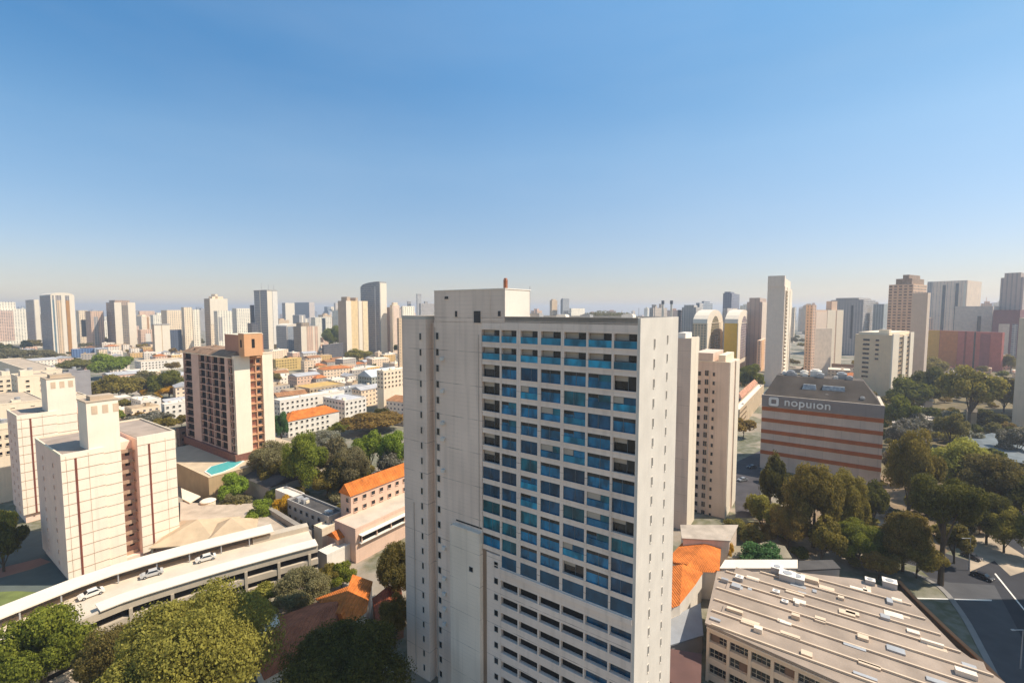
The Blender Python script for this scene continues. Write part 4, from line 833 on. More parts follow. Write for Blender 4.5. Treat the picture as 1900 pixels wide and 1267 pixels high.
# ============ distant towers ============
def tower(uL,uC,uR,vT,vB,mat,label,strips=(),crown=None,ang=GRID,pent=None,edge=None,group=None,dmin=8,name="tower_block",Y=None):
    f=Frame(uC,vT,vB,ang=ang,Y=Y); w_=max(3,f.x(uR)) if uR>uC else dmin; d_=max(3,f.y(uL)) if uL<uC else dmin
    if w_>90: w_=90
    t=f.thing(name,label,"tower block",group,w=w_,d=d_); z=f.z1
    b=MB(); b.box(0,w_,0,d_,-3 if not f.base else 0,z,0)
    part("wall",b,[mat],t)
    cr=MB()
    if crown=='arch':
        n=10; pts=[(w_*(.5-.5*cos(pi*i/n)),z+w_*.17*sin(pi*i/n)) for i in range(n+1)]
        for i in range(n):
            (a,za),(c,zc)=pts[i],pts[i+1]
            cr.face([(a,-.3,z-.1),(c,-.3,z-.1),(c,-.3,zc),(a,-.3,za)]); cr.face([(a,-.3,za),(c,-.3,zc),(c,d_,zc),(a,d_,za)]); cr.face([(c,d_,z-.1),(a,d_,z-.1),(a,d_,za),(c,d_,zc)])
        part("arched_crown",cr,[creamlit],t)
    elif crown=='cap': cr.box(-.8,w_+.8,-.8,d_+.8,z,z+1.2); part("roof_cap",cr,[greyp],t)
    elif crown=='curve':
        n=8; 
        for i in range(n):
            y0,y1=d_*i/n,d_*(i+1)/n; h0,h1=(z+z*.07*math.sqrt(max(0,1-(k_)**2)) for k_ in (i/n,(i+1)/n)); cr.prism([(0,y0),(w_,y0),(w_,y1),(0,y1)],z,z+.1); 
            cr.face([(0,y0,z),(0,y0,h0),(0,y1,h1),(0,y1,z)]); cr.face([(0,y0,h0),(w_,y0,h0),(w_,y1,h1),(0,y1,h1)]); cr.face([(w_,y0,z),(w_,y1,z),(w_,y1,h1),(w_,y0,h0)])
            if i==0: cr.face([(0,y0,z),(w_,y0,z),(w_,y0,h0),(0,y0,h0)])
        part("curved_crown",cr,[mat],t)
    if pent:
        for k,(a,c,h_) in enumerate(pent): b=MB(); b.box(w_*a if w_>6 else .5,w_*c if w_>6 else w_-.5,d_*.15,d_*.85,z,z+h_); part("rooftop_box",b,[mat],t)
    for face,a,c,z0,z1,m in strips:
        b=MB()
        if face=='lit': b.box(w_*a,w_*c,-.35,-.004,z*z0,z*z1)
        else: b.box(-.35,-.004,d_*a,d_*c,z*z0,z*z1)
        part("facade_strip",b,[m],t)
    if edge: b=MB(); b.box(-.45,w_*edge,-.45,-.003,0,z+.5); b.box(w_*(1-edge),w_+.2,-.45,-.003,0,z+.5); part("edge_pier",b,[creamlit],t)
    return t,f,w_,d_
cw=FAC("fac_cream",(.78,.68,.54),fh=.35,fz=.42); cw2=FAC("fac_white",(.80,.76,.68),fh=.45,fz=.4,ph=4); pkf=FAC("fac_pink",(.66,.50,.40),fh=.4,fz=.45); gyf=FAC("fac_grey",(.40,.40,.41),fh=.6,fz=.45,ph=3.6); blf=FAC("fac_blue",(.33,.38,.44),glass=(.10,.14,.20),fh=.75,fz=.55,ph=3)
dkf=FAC("fac_dark",(.15,.15,.16),glass=(.03,.04,.06),fh=.8,fz=.6); tanf=FAC("fac_tan",(.55,.44,.31),fh=.3,fz=.4); yel=M("ochre_strip",(.62,.38,.07),var=.08); glg=FAC("fac_glassgrey",(.36,.38,.40),glass=(.12,.14,.17),fh=.85,fz=.6,ph=2.2,floorline=.4)
olg=FAC("fac_olive",(.25,.22,.13),glass=(.06,.06,.05),fh=.7,fz=.6,ph=2.5); mvf=FAC("fac_mauve",(.42,.36,.33),fh=.22,fz=.3,ph=5); brs=M("brown_strip",(.42,.22,.08)); bei=FAC("fac_beige",(.56,.46,.34),fh=.18,fz=.3,ph=6)
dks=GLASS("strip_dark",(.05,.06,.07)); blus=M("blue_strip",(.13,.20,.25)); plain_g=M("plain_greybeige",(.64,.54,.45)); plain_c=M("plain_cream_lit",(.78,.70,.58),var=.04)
S=('lit',)
tower(-14,-10,50,573,640,cw2,"white balconied block at the far left edge of the skyline",[('lit',.05,.6,.1,.95,FAC("fac_balc",(.66,.52,.44),fh=.7,fz=.5))],pent=((.0,.7,14),))
tower(50,65,76,556,645,gyf,"grey and white slab just left of the arched white tower",[('lit',.1,.9,0,1,plain_c)])
tower(77,97,141,548,660,FAC("fac_slate",(.33,.32,.34),fh=.5,fz=.5),"tall white tower with an arched crown and beige and brown vertical strips, left skyline",[('lit',0,.06,0,1,plain_c),('lit',.06,.14,0,.93,blus),('lit',.14,.2,0,1,plain_c),('lit',.24,.44,0,.92,FAC("fac_strip_beige",(.62,.5,.36),fh=.5,fz=.4)),('lit',.44,.6,0,1,plain_c),('lit',.62,.78,0,.92,brs),('lit',.78,1,0,1,plain_c)],crown='arch')
tower(143,148,165,576,645,cw,"cream block with grey windows standing immediately right of the arched white tower",[('lit',.2,.7,.3,.75,dks)])
tower(160,170,194,577,648,pkf,"pinkish tower with a grey window strip between two cream towers, left skyline",[('lit',.2,.55,.1,.85,gyf)])
tower(199,214,253,561,648,FAC("fac_brownside",(.42,.34,.28)),"cream tower with a rounded top and one broad brown centre strip, left skyline",[('lit',0,.33,0,1,plain_c),('lit',.33,.64,.05,.94,FAC("fac_brownglass",(.30,.26,.20),fh=.8,fz=.55,ph=2.5)),('lit',.64,1,0,1,plain_c)],crown=None,pent=((.1,.8,4),))
tower(254,260,288,577,620,pkf,"salmon block with dark windows right of the rounded cream tower"); tower(256,262,285,612,648,pkf,"low pink block with a white square panel, left skyline",[('lit',.35,.8,.3,.8,whitep)])
tower(283,287,316,603,660,tanf,"low plain cream yellow box below the left skyline",[('lit',0,.45,0,1,plain_c),('lit',.5,1,0,1,plain_c)],crown='cap')
tower(315,316,338,612,656,FAC("fac_darkblue",(.09,.12,.18),glass=(.03,.04,.07),fh=.6,fz=.5),"small dark blue block among cream ones, left skyline")
tower(338,343,358,570,655,cw,"slim cream tower left of the white tower pair near the terracotta roof box"); tower(356,359,372,574,652,cw2,"slim white tower directly behind the terracotta roof box at left")
tower(381,391,424,554,650,cw,"plain cream tower with a dark mast rising behind the terracotta roof box",[('lit',0,1,.5,1,plain_c),('shade',0,1,0,1,FAC("fac_mid",(.45,.38,.3)))],pent=((.2,.8,4),(.35,.5,8)))
tower(398,405,432,577,655,cw2,"lower cream block with one tall grey window, in front of the plain cream tower",[('lit',.05,.3,.3,.85,gyf)])
tower(432,440,466,572,640,cw2,"white block with a jagged roofline left of the grey tower with three antennas"); tower(465,467,473,566,645,dkf,"thin black tower hugging the grey tower with three antennas")
t,f,w_,d_=tower(473,497,516,539,648,glg,"tall grey and white flared tower carrying three thin antennas",[('lit',0,.48,0,1,plain_c),('lit',.52,1,0,1,whitep),('shade',.5,.56,0,1,plain_c)],crown='cap')
b=MB(); 
for x_,y_,h_ in ((w_*.2,d_*.55,14),(w_*.3,d_*.1,11),(w_*.7,.5,10)): b.box(x_-.25,x_+.25,y_-.25,y_+.25,f.z1,f.z1+h_)
part("antenna",b,[steel],t)
tower(460,468,480,600,652,dkf,"dark glassy low block at the foot of the antenna tower")
tower(524,530,547,562,620,gyf,"white slab with a grey side, right of the antenna tower",[('lit',0,1,0,1,plain_c)])
tower(547,574,584,561,600,dkf,"dark grey brown block with a white edge, middle left skyline",[('lit',0,1,0,1,FAC("fac_w3",(.7,.62,.55)))])
t,f,w_,d_=tower(513,532,560,606,656,gyf,"grey block under an arched barrel roof left of the pink ribbed tower",[('lit',.1,.5,0,1,blf)],crown='arch')
tower(545,559,594,606,658,FAC("fac_olside",(.36,.31,.25)),"low pink ribbed tower with white verticals in the middle left skyline",[('lit',0,.28,0,1,plain_c),('lit',.3,.62,0,1,pkf),('lit',.62,.7,0,1,plain_c),('lit',.7,.88,0,1,pkf),('lit',.88,1,0,1,plain_c)],pent=((.1,.5,6),))
tower(602,608,621,569,608,blf,"small pale blue tower left of the yellow cream tower",[('lit',.5,1,0,1,plain_c)]); tower(620,623,629,562,608,FAC("fac_pale",(.62,.58,.54)),"slender pale tower touching the left side of the yellow cream tower")
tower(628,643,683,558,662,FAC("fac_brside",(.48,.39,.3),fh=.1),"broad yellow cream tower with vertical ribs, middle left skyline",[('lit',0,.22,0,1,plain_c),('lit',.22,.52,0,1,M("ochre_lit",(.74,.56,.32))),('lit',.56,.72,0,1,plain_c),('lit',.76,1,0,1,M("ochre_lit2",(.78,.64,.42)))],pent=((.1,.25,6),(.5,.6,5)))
tower(670,705,718,531,657,glg,"tall grey glass tower with a curved sloping top and a white edge",[('lit',.1,1,0,1.05,plain_c),('shade',.2,.25,0,1,M("greyline",(.55,.56,.57)))],crown='curve')
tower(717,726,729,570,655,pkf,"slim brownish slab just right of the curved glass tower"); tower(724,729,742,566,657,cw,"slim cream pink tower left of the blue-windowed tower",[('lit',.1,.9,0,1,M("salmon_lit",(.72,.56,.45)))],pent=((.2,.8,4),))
tower(738,741,760,590,700,tanf,"brown and cream block partly hidden by the left edge of the blue-windowed tower")
tower(600,601,637,640,668,dkf,"squat black block under the green hill in the middle left distance",ang=70)
tower(132,134,175,648,664,FAC("fac_bluelow",(.12,.20,.38),glass=(.06,.10,.2),fh=.5,fz=.9),"long low blue clad shed at the foot of the arched white tower",name="blue_shed"); tower(174,176,201,646,662,FAC("fac_bluelow2",(.35,.42,.52),fh=.5,fz=.5),"pale blue low building to the right of the blue clad shed")
# centre, behind the tower
tower(745,748,770,568,700,cw2,"hazy white low block above the left wing of the blue-windowed tower",Y=700); tower(756,757.5,763,560,640,gyf,"small hazy grey tower with a cap above the left wing of the nearest tower",Y=1500,crown='cap'); tower(773,774.5,782,546,620,FAC("fac_pg",(.42,.44,.46),fh=.6),"thin tall grey tower with a dark cap left of the white penthouse",Y=1500,crown='cap',dmin=14); tower(778,781,808,563,620,gyf,"wide grey slab just left of the penthouse",Y=1100,pent=((.3,.5,5),))
tower(1020,1024,1034,557,600,tanf,"small tan round topped tower seen over the roof of the blue-windowed tower",Y=1300,pent=((.2,.8,3),)); tower(1040,1044,1056,558,600,glg,"small grey glass tower right of the tan one, over the tower roof",Y=1300,crown='curve')
tower(1056,1060,1085,572,600,cw2,"low white block over the tower roof beside the scrubby hill",Y=1100); tower(1205,1212,1252,571,600,FAC("fac_scr",(.5,.46,.42)),"low cluttered tan block at the right end of the scrubby hill",Y=900,pent=((.1,.3,6),(.6,.8,8)))
for u_,l in ((1230,"left dark chimney above the right part of the nearest tower's roof"),(1246,"right dark chimney above the right part of the nearest tower's roof")):
    Y=800; X=QU(u_,560)*Y; t=thing("chimney",l,"chimney",(X,Y,0)); b=MB(); b.cyl(0,0,2.2,0,80,1.9,10); part("stack",b,[plain_c],t); b=MB(); b.cyl(0,0,2.6,80,86,2.6,10); part("cap",b,[dkf],t)
# right skyline
tower(1256,1262,1264,575,700,dkf,"dark slab peeping over the right end of the blue-windowed tower",Y=600)
tower(1264,1290,1300,570,690,FAC("fac_paleg",(.46,.47,.48)),"pale grey stepped block, first right of the blue-windowed tower",Y=620,pent=((.0,.6,3),))
tower(1290,1296,1352,562,690,blf,"pale blue glass block behind the two arched-window towers",Y=680,strips=[('lit',0,.25,0,1,FAC("fac_pb",(.5,.52,.55)))],pent=((.35,.8,3),))
tower(1340,1348,1366,572,680,FAC("fac_pb2",(.55,.55,.56),fh=.3),"pale blue grey slab right of the blue glass block",Y=640,strips=[('lit',.5,1,0,1,plain_g)])
tower(1340,1356,1420,544,660,FAC("fac_navy",(.20,.22,.29),glass=(.08,.1,.16),fh=.6,fz=.5,ph=4),"long dark blue grey block high on the right skyline, left of the tall grey slab",Y=900,pent=((.0,.45,3),))
def arched(uL,uC,uR,vT,vB,label,sidem,glassm):
    t,f,w_,d_=tower(uL,uC,uR,vT,vB,sidem,label,crown='arch')
    z=f.z1; b=MB(); n=10; x0,x1=w_*.2,w_*.8; h=z-(x1-x0)*.35; zb=12
    pts=[(x0,zb)]+[(x1 if 0 else x0+(x1-x0)*(.5-.5*cos(pi*i/n)),h+(x1-x0)*.5*sin(pi*i/n)) for i in range(n+1)]+[(x1,zb)]
    b.face([(p[0],-.45,p[1]) for p in pts][::-1]); part("arched_glazing",b,[glassm],t)
    b=MB(); 
    b.box(0,x0,-.8,-.003,0,z); b.box(x1,w_,-.8,-.003,0,z); b.box(x0,x1,-.42,-.003,0,z); b.box(0,w_,-.8,-.43,z-.5,z+.1); b.box((x0+x1)/2-.5,(x0+x1)/2+.5,-.8,-.46,zb,h+2); part("arch_frame",b,[plain_c],t)
arched(1284,1310,1340,600,690,"left of two cream towers with tall arched olive windows",FAC("fac_arside",(.62,.52,.36)),olg)
arched(1343,1367,1397,600,690,"right arched-window cream tower with a bright yellow side",M("yellow_side",(.85,.52,.05),var=.06),FAC("fac_mauveglass",(.3,.26,.28),fh=.5,fz=.6,ph=3))
tower(1278,1284,1296,628,720,cream,"small blank cream slab in front of the left arched-window tower",[('lit',0,1,0,1,plain_c)]); 
tower(1384,1412,1424,560,680,mvf,"grey mauve slab with a curved shoulder left of the tall grey slab",crown=None,strips=[('lit',0,1,0,1,plain_g)],pent=((0,1,5),))
tower(1404,1411,1422,632,690,pkf,"narrow orange pink block at the foot of the tall grey slab",strips=[('lit',.1,.5,0,1,M("orange_strip",(.7,.45,.26)))])
t,f,w_,d_=tower(1421,1452,1494,531,718,M("slab_grey",(.78,.66,.56),var=.05),"tallest grey slab tower of the right skyline, with a bright white balconied side",[('lit',.32,.62,0,1,plain_c),('lit',.62,.7,0,.97,M("slot_brown",(.4,.34,.27))),('lit',.7,1.0,0,.98,plain_c),('lit',0,.08,0,1,plain_g)])
b=MB(); b.box(-.5,7,0,d_,f.z1-.2,f.z1+9.5); part("stair_head",b,[MATS["slab_grey"]],t); b=MB(); b.box(7,w_*.9,1,9,f.z1,f.z1+8.0); part("rooftop_box",b,[plain_c],t)
me=winmesh(w_*.18,2.2,dks,plain_c,.9,.2)
for k in range(26): windows(t,'lit',[(w_*.2,f.z1-6-3.4*k,-.05)],me)
tower(1493,1506,1512,566,700,pkf,"pinkish brown slab right behind the white side of the tallest tower",ang=30)
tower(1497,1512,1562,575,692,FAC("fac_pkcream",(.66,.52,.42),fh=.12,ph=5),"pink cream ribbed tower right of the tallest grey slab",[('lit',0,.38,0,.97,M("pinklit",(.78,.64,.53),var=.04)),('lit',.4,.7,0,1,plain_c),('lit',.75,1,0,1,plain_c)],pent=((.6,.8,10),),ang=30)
tower(1497,1503,1542,610,698,plain_g,"lower tan slab with one dark slit in front of the pink cream tower",ang=20)
tower(1540,1600,1622,556,660,gyf,"wide grey distant block behind the pink cream tower",ang=40,strips=[('shade',.3,.36,.3,.9,dks)],pent=((0,1,3),)); tower(1618,1638,1645,564,660,FAC("fac_teal",(.36,.42,.45),fh=.5),"plain blue grey block left of the brown residential tower",ang=40)
t,f,w_,d_=tower(1645,1690,1715,527,700,FAC("fac_brres",(.62,.47,.36),glass=(.12,.09,.08),fh=.62,fz=.5,ph=4.2),"brown residential tower with dark bay windows and a crown of roof structures, right",ang=33)
b=MB(); b.box(2,w_-2,2,d_*.75,f.z1,f.z1+6); b.box(4,w_-4,5,d_*.5,f.z1+6,f.z1+10); part("rooftop_box",b,[M("brown_top",(.36,.27,.21),var=.4,ns=.5)],t)
tower(1688,1717,1722,543,712,M("beige_slab",(.62,.51,.42),var=.05),"blank beige slab attached in front of the brown residential tower",ang=33)
t,f,w_,d_=tower(1716,1790,1842,520,690,FAC("fac_gb",(.70,.60,.50),fh=.15,ph=5),"wide grey beige tower with dark vertical glass strips, right skyline",ang=33,strips=[('shade',.86,.98,0,1,gyf),('shade',.52,.60,0,.94,dks),('shade',.2,.28,.2,.96,dks),('shade',.02,.08,.3,.95,plain_c)],Y=860)
tower(1768,1838,1850,568,700,plain_g,"lower grey beige wing with one dark window in front of the striped grey tower",ang=33,strips=[('shade',.28,.38,.2,.8,dks)],Y=700)
tower(1850,1893,1960,514,720,FAC("fac_dg",(.42,.37,.34),fh=.35,ph=5),"dark grey stepped tower at the right edge of the skyline",ang=33,Y=700,pent=((-.0,.9,7),))
tower(1838,1888,1960,575,720,M("maroon",(.22,.10,.10)),"maroon framed lower block at the right edge with grey panels",ang=33,Y=640,strips=[('shade',.35,.75,0,.72,plain_g),('shade',.05,.25,0,.72,gyf)])
f=Frame(1860,622,684,ang=20); 
t,f,w_,d_=tower(1716,1858,1862,617,690,M("red_block",(.46,.15,.12),var=.14),"long low red building with an orange and yellow left end, below the right skyline",ang=20,strips=[('shade',.80,.99,.1,1.0,yel),('shade',.55,.79,.05,1.0,M("orange_part",(.50,.20,.06),var=.15)),('shade',.32,.34,0,1,dks),('shade',.44,.46,.1,1,M("red_dk",(.24,.08,.06))),('shade',.14,.26,.1,.95,M("red_dk2",(.30,.11,.11)))],name="red_building")
t,f,w_,d_=tower(1584,1652,1690,622,745,M("beige_mid",(.74,.58,.40),var=.06),"beige mid-rise block behind the hotel with slotted windows and cream vertical fins",ang=36)
me=winmesh(4.2,1.4,dk_glass,plain_g,.25,.2)
for k in range(9):
    windows(t,'shade',[(d_*.68,f.z1-5-3.6*k,0)],me)
me=winmesh(2.2,1.3,dk_glass,plain_g,.25,.2)
for k in range(5): windows(t,'shade',[(d_*.38,f.z1-5-3.6*k,0)],me)
b=MB(); b.box(0,w_*.28,-.9,0,0,f.z1+1); b.box(w_*.5,w_*.66,-.9,0,0,f.z1-1); b.box(w_*.82,w_,-.9,0,0,f.z1+1); part("cream_fins",b,[plain_c],t)
me=winmesh(w_*.18,1.8,dk_glass,tanroof,.3,.2)
for k in range(11): windows(t,'lit',[(w_*.39,f.z1-4-3.6*k,0),(w_*.74,f.z1-4-3.6*k,0)],me)
b=MB(); b.box(1,w_-1,2,d_-2,f.z1,f.z1+1.8); b.box(4,9,3,d_*.4,f.z1+1.8,f.z1+4); part("rooftop_box",b,[cream],t)
tower(1884,1908,1960,590,792,M("beige_edge",(.70,.60,.48),var=.06),"plain beige slab cut off by the right edge of the picture",ang=33)
# ============ trees ============
def crown_mesh(seed,n,leaf,lobes,flat_=.75,spread=1.0):
    r=np.random.RandomState(seed); nl=lobes
    # lobe centres in a unit crown (radius 1, height ~1.4, base at 0)
    th=r.rand(nl)*2*pi; ph=np.arccos(1-r.rand(nl)*1.35); R=.22+.58*r.rand(nl)**.6
    cx=np.stack([R*np.sin(ph)*np.cos(th)*spread,R*np.sin(ph)*np.sin(th)*spread,.62+R*np.cos(ph)*flat_],1); lr=(.17+.19*r.rand(nl))*(1.25 if nl<20 else 1)
    k=r.randint(0,nl,n); d=r.randn(n,3); d/=np.linalg.norm(d,axis=1)[:,None]; d[:,2]=np.where((d[:,2]<-.35)&(r.rand(n)<.6),-d[:,2],d[:,2])
    # sub-clumps for texture
    q=r.randint(0,40,n); sub=r.randn(nl*40,3); sub/=np.linalg.norm(sub,axis=1)[:,None]; sc=sub[k*40+q]; d=sc+d*.5; dn=d/np.linalg.norm(d,axis=1)[:,None]
    rad=lr[k]*(.62+.55*r.rand(n)); p=cx[k]+dn*rad[:,None]*np.array([1,1,.8])
    nrm=dn+r.randn(n,3)*.55; nrm/=np.linalg.norm(nrm,axis=1)[:,None]
    a=np.cross(nrm,r.randn(n,3)); a/=np.linalg.norm(a,axis=1)[:,None]; b=np.cross(nrm,a); s=(leaf*(.6+.8*r.rand(n)))[:,None]
    v=np.stack([p-a*s-b*s*.55,p+a*s-b*s*.55,p+a*s*.8+b*s*.55,p-a*s*.7+b*s*.7],1).reshape(-1,3)
    me=bpy.data.meshes.new("crown"); me.vertices.add(4*n); me.vertices.foreach_set("co",v.astype(np.float32).ravel())
    me.loops.add(4*n); me.loops.foreach_set("vertex_index",np.arange(4*n,dtype=np.int32)); me.polygons.add(n); me.polygons.foreach_set("loop_start",np.arange(0,4*n,4,dtype=np.int32)); me.polygons.foreach_set("loop_total",np.full(n,4,np.int32))
    me.update(calc_edges=True); return me,cx,lr
LK={'green':[(0.104,0.116,0.017),(0.223,0.233,0.028),(0.371,0.338,0.048)],'dark':[(0.069,0.068,0.013),(0.147,0.140,0.025),(0.254,0.211,0.040)],'olive':[(0.132,0.119,0.031),(0.238,0.199,0.047),(0.370,0.287,0.074)],
'ygreen':[(0.165,0.149,0.031),(0.353,0.310,0.055),(0.542,0.477,0.105)],'dry':[(.15,.12,.045),(.25,.205,.09),(.36,.30,.16)],'yellow':[(.45,.30,.02),(.75,.48,.03),(.85,.60,.06)],'bright':[(.13,.18,.02),(.27,.34,.035),(.40,.46,.07)],
'blossom':[(.12,.12,.06),(.24,.21,.13),(.72,.66,.56)],'mid':[(0.127,0.107,0.021),(0.283,0.222,0.042),(0.463,0.343,0.068)],'pineg':[(.05,.10,.03),(.10,.20,.06),(.17,.28,.09)],'rusty':[(0.187,0.127,0.036),(0.330,0.218,0.048),(0.462,0.322,0.072)]}
LOD={'huge':(120000,.0125,48),'near':(52000,.0195,36),'mid':(17000,.034,26),'far':(3500,.075,14),'tiny':(900,.14,9)}
CM={}
def crown(kind,lod,var):
    k=(kind,lod,var)
    if k not in CM:
        base=(lod,var)
        if base not in CM:
            n,l,nl=LOD[lod]; CM[base]=crown_mesh(sum(map(ord,lod))+var*17,n,l,nl,flat_=(.75,.6,.9)[var%3])
            CM[base][0].materials.append(None)
        CM[k]=(CM[base][0],CM[base][1])
    return CM[k]
bark=M("bark",(.10,.075,.05),var=.3,streak=False)
TR=random.Random(11)
def tree_at(x,y,w_,h,kind,label,lod='mid',group=None,trunk=.3,name="tree",z0=0,cat="tree",aspect=1.0):
    t=thing(name,label,cat,(x,y,z0),TR.uniform(0,6.28),group)
    ct=h*trunk; r=w_/2; ch=h-ct; me,lc=crown(kind,lod,TR.randint(0,2) if lod!='huge' else (0 if kind=='ygreen' else 1)); o=part("crown",me,None,t,(0,0,ct)); o.material_slots[0].link='OBJECT'; o.material_slots[0].material=LEAF("leaf_"+kind,LK[kind]); o.scale=(r*1.05,r*1.05*aspect,ch/1.38)
    if lod!='tiny':
        b=MB(); tr=max(.15,h*.022); b.cyl(0,0,tr,0,ct+ch*.3,tr*.55,8,0,.2,.1)
        for i in range(5 if lod!='far' else 2):
            a=TR.uniform(0,6.28); R=r*.5; zz=ct*TR.uniform(.6,1.0)
            k=MB(); n=5; x1,y1,z1=R*cos(a),R*sin(a),ct+ch*.5; tt=tr*.45
            b.v+= [(tt*cos(2*pi*j/n),tt*sin(2*pi*j/n),zz) for j in range(n)]+[(x1+tt*.3*cos(2*pi*j/n),y1+tt*.3*sin(2*pi*j/n),z1) for j in range(n)]; k0=len(b.v)-2*n
            for j in range(n): b.f.append((k0+j,k0+(j+1)%n,k0+n+(j+1)%n,k0+n+j)); b.m.append(0)
        part("trunk",b,[bark],t)
    occ(x,y,r*.7); return t
def T(u0,u1,vT,vB,kind,label,lod='mid',**k):
    x,y=G((u0+u1)/2,vB); w_=(u1-u0)/F*y*.98; h=ZY(vT,y); return tree_at(x,y,w_,max(h,1.2),kind,label,lod,**k)
# front left
T(0,165,1140,1320,'green',"broad green tree in front of the left end of the parking deck",'near',trunk=.2)
T(150,275,1178,1330,'olive',"olive green tree squeezed between the broad green tree and the huge yellow-green one",'near',trunk=.2)
T(205,500,1100,1400,'ygreen',"huge rounded yellow-green tree, largest of the foreground",'huge',trunk=.2)
T(255,360,1120,1300,'ygreen',"smaller yellow-green crown at the upper left shoulder of the huge tree",'near',trunk=.3)
T(395,520,1105,1210,'ygreen',"yellow-green tree between the huge tree and the shaded red roof",'near',trunk=.3)
T(500,762,1165,1345,'dark',"large dark green tree in the tower's shade at the bottom",'huge',trunk=.2)
T(505,610,1058,1135,'dry',"grey-olive shrub in front of the right end of the parking deck",'near',trunk=.1)
T(605,662,1048,1092,'green',"small green tree below the tiny white building",'mid',trunk=.1)
T(590,640,1045,1090,'mid',"dark little tree left of the small green one, below the tiny white building")
T(695,775,1008,1130,'olive',"olive tree hugging the left side of the tower",'near',trunk=.2)
T(700,765,1100,1200,'mid',"dark shaded tree at the foot of the tower's left corner",'near',trunk=.2)
T(440,520,1085,1135,'ygreen',"low yellow-green hedge tree along the parking deck wall",trunk=.1)
# centre-left grove
for a in ((462,560,815,900,'dry',"dry brown-green tree right of the dark-windowed tower's podium"),(520,605,812,925,'green',"green tree with a visible dark trunk in the middle of the grove"),(575,650,812,905,'dry',"greyish dry tree at the centre of the grove"),(560,640,800,850,'blossom',"pale flowering tree at the back of the grove"),(610,690,822,920,'dry',"dry mauve-grey tree right of the grove's centre"),(630,700,855,915,'mid',"low dark green tree in front of the long orange roof"),(655,720,795,880,'bright',"bright green tree at the back right of the grove"),(700,765,800,885,'bright',"bright green tree touching the left edge of the blue-windowed tower"),(692,745,838,895,'blossom',"white flowering tree just left of the blue-windowed tower"),(725,768,865,915,'dark',"dark green tree behind the orange roof next to the tower"),(480,540,850,910,'mid',"dark olive undergrowth tree at the front left of the grove"),(575,640,870,925,'mid',"dark shaded tree in front of the grove"),(610,680,845,925,'olive',"olive tree at the front right of the grove"),(515,570,835,905,'olive',"olive tree between the dry brown-green tree and the green one")):
    T(*a,lod='near' if a[1]-a[0]>75 else 'mid',trunk=.2)
for a in ((404,462,880,932,'bright',"round bright green bush below the podium wall"),(447,480,868,892,'pineg',"tiny blue-green bush above the round bright bush"),(455,512,930,978,'bright',"bright green bush left of the yellow flowering tree"),(503,548,920,970,'yellow',"golden yellow flowering tree beside the bright green bush"),(520,545,955,975,'ygreen',"small yellowish shrub under the golden tree"),(410,455,918,950,'dry',"dry grey scrub below the round bright bush"),(500,545,890,915,'dry',"dry scrub above the golden tree"),(1366,1462,1006,1076,'pineg',"low spreading bright green shrub beside the mossy roofed building, right of the tower"),(1338,1362,1000,1060,'yellow',"narrow yellow bush between the orange roof and the bright green shrub")):
    T(*a,lod='mid',trunk=.08,name="bush",cat="bush")
# mid left
for a in ((172,245,655,702,'bright',"bright green tree cluster below the blue clad shed"),(180,262,690,748,'mid',"dark tree mass left of the yellow flowered green tree"),(225,300,690,738,'dry',"brownish tree between the dark tree mass and the green one"),(280,348,686,740,'green',"green tree immediately left of the dark-windowed tower"),(172,212,712,742,'dark',"small dark tree beside the cream balustraded block"),(268,335,715,742,'yellow',"band of yellow flowering trees left of the dark-windowed tower"),(240,315,762,795,'blossom',"pale speckled bush in front of the white houses left of the dark-windowed tower"),(0,60,645,672,'dry',"brown wooded rise at the far left edge"),(40,110,650,678,'dry',"brown wooded rise below the arched white tower"),(100,172,668,690,'olive',"olive trees in front of the blue clad shed"),(597,640,605,648,'green',"green hillock of trees between the pink ribbed tower and yellow cream tower"),(640,690,645,672,'mid',"dark trees at the foot of the yellow cream tower"),(1368,1418,676,730,'green',"green tree between the pink tower and the tall grey slab"),(630,750,762,800,'rusty',"rust coloured low trees behind the grove"),(505,540,765,820,'pineg',"blue-green tree at the right foot of the dark-windowed tower"),(-20,28,935,1015,'ygreen',"yellow-green tree in shadow at the left edge beside the rear panelled block"),(-30,45,965,1060,'dark',"very dark tree in the shaded yard at the left edge")):
    T(*a,lod='mid',trunk=.12)
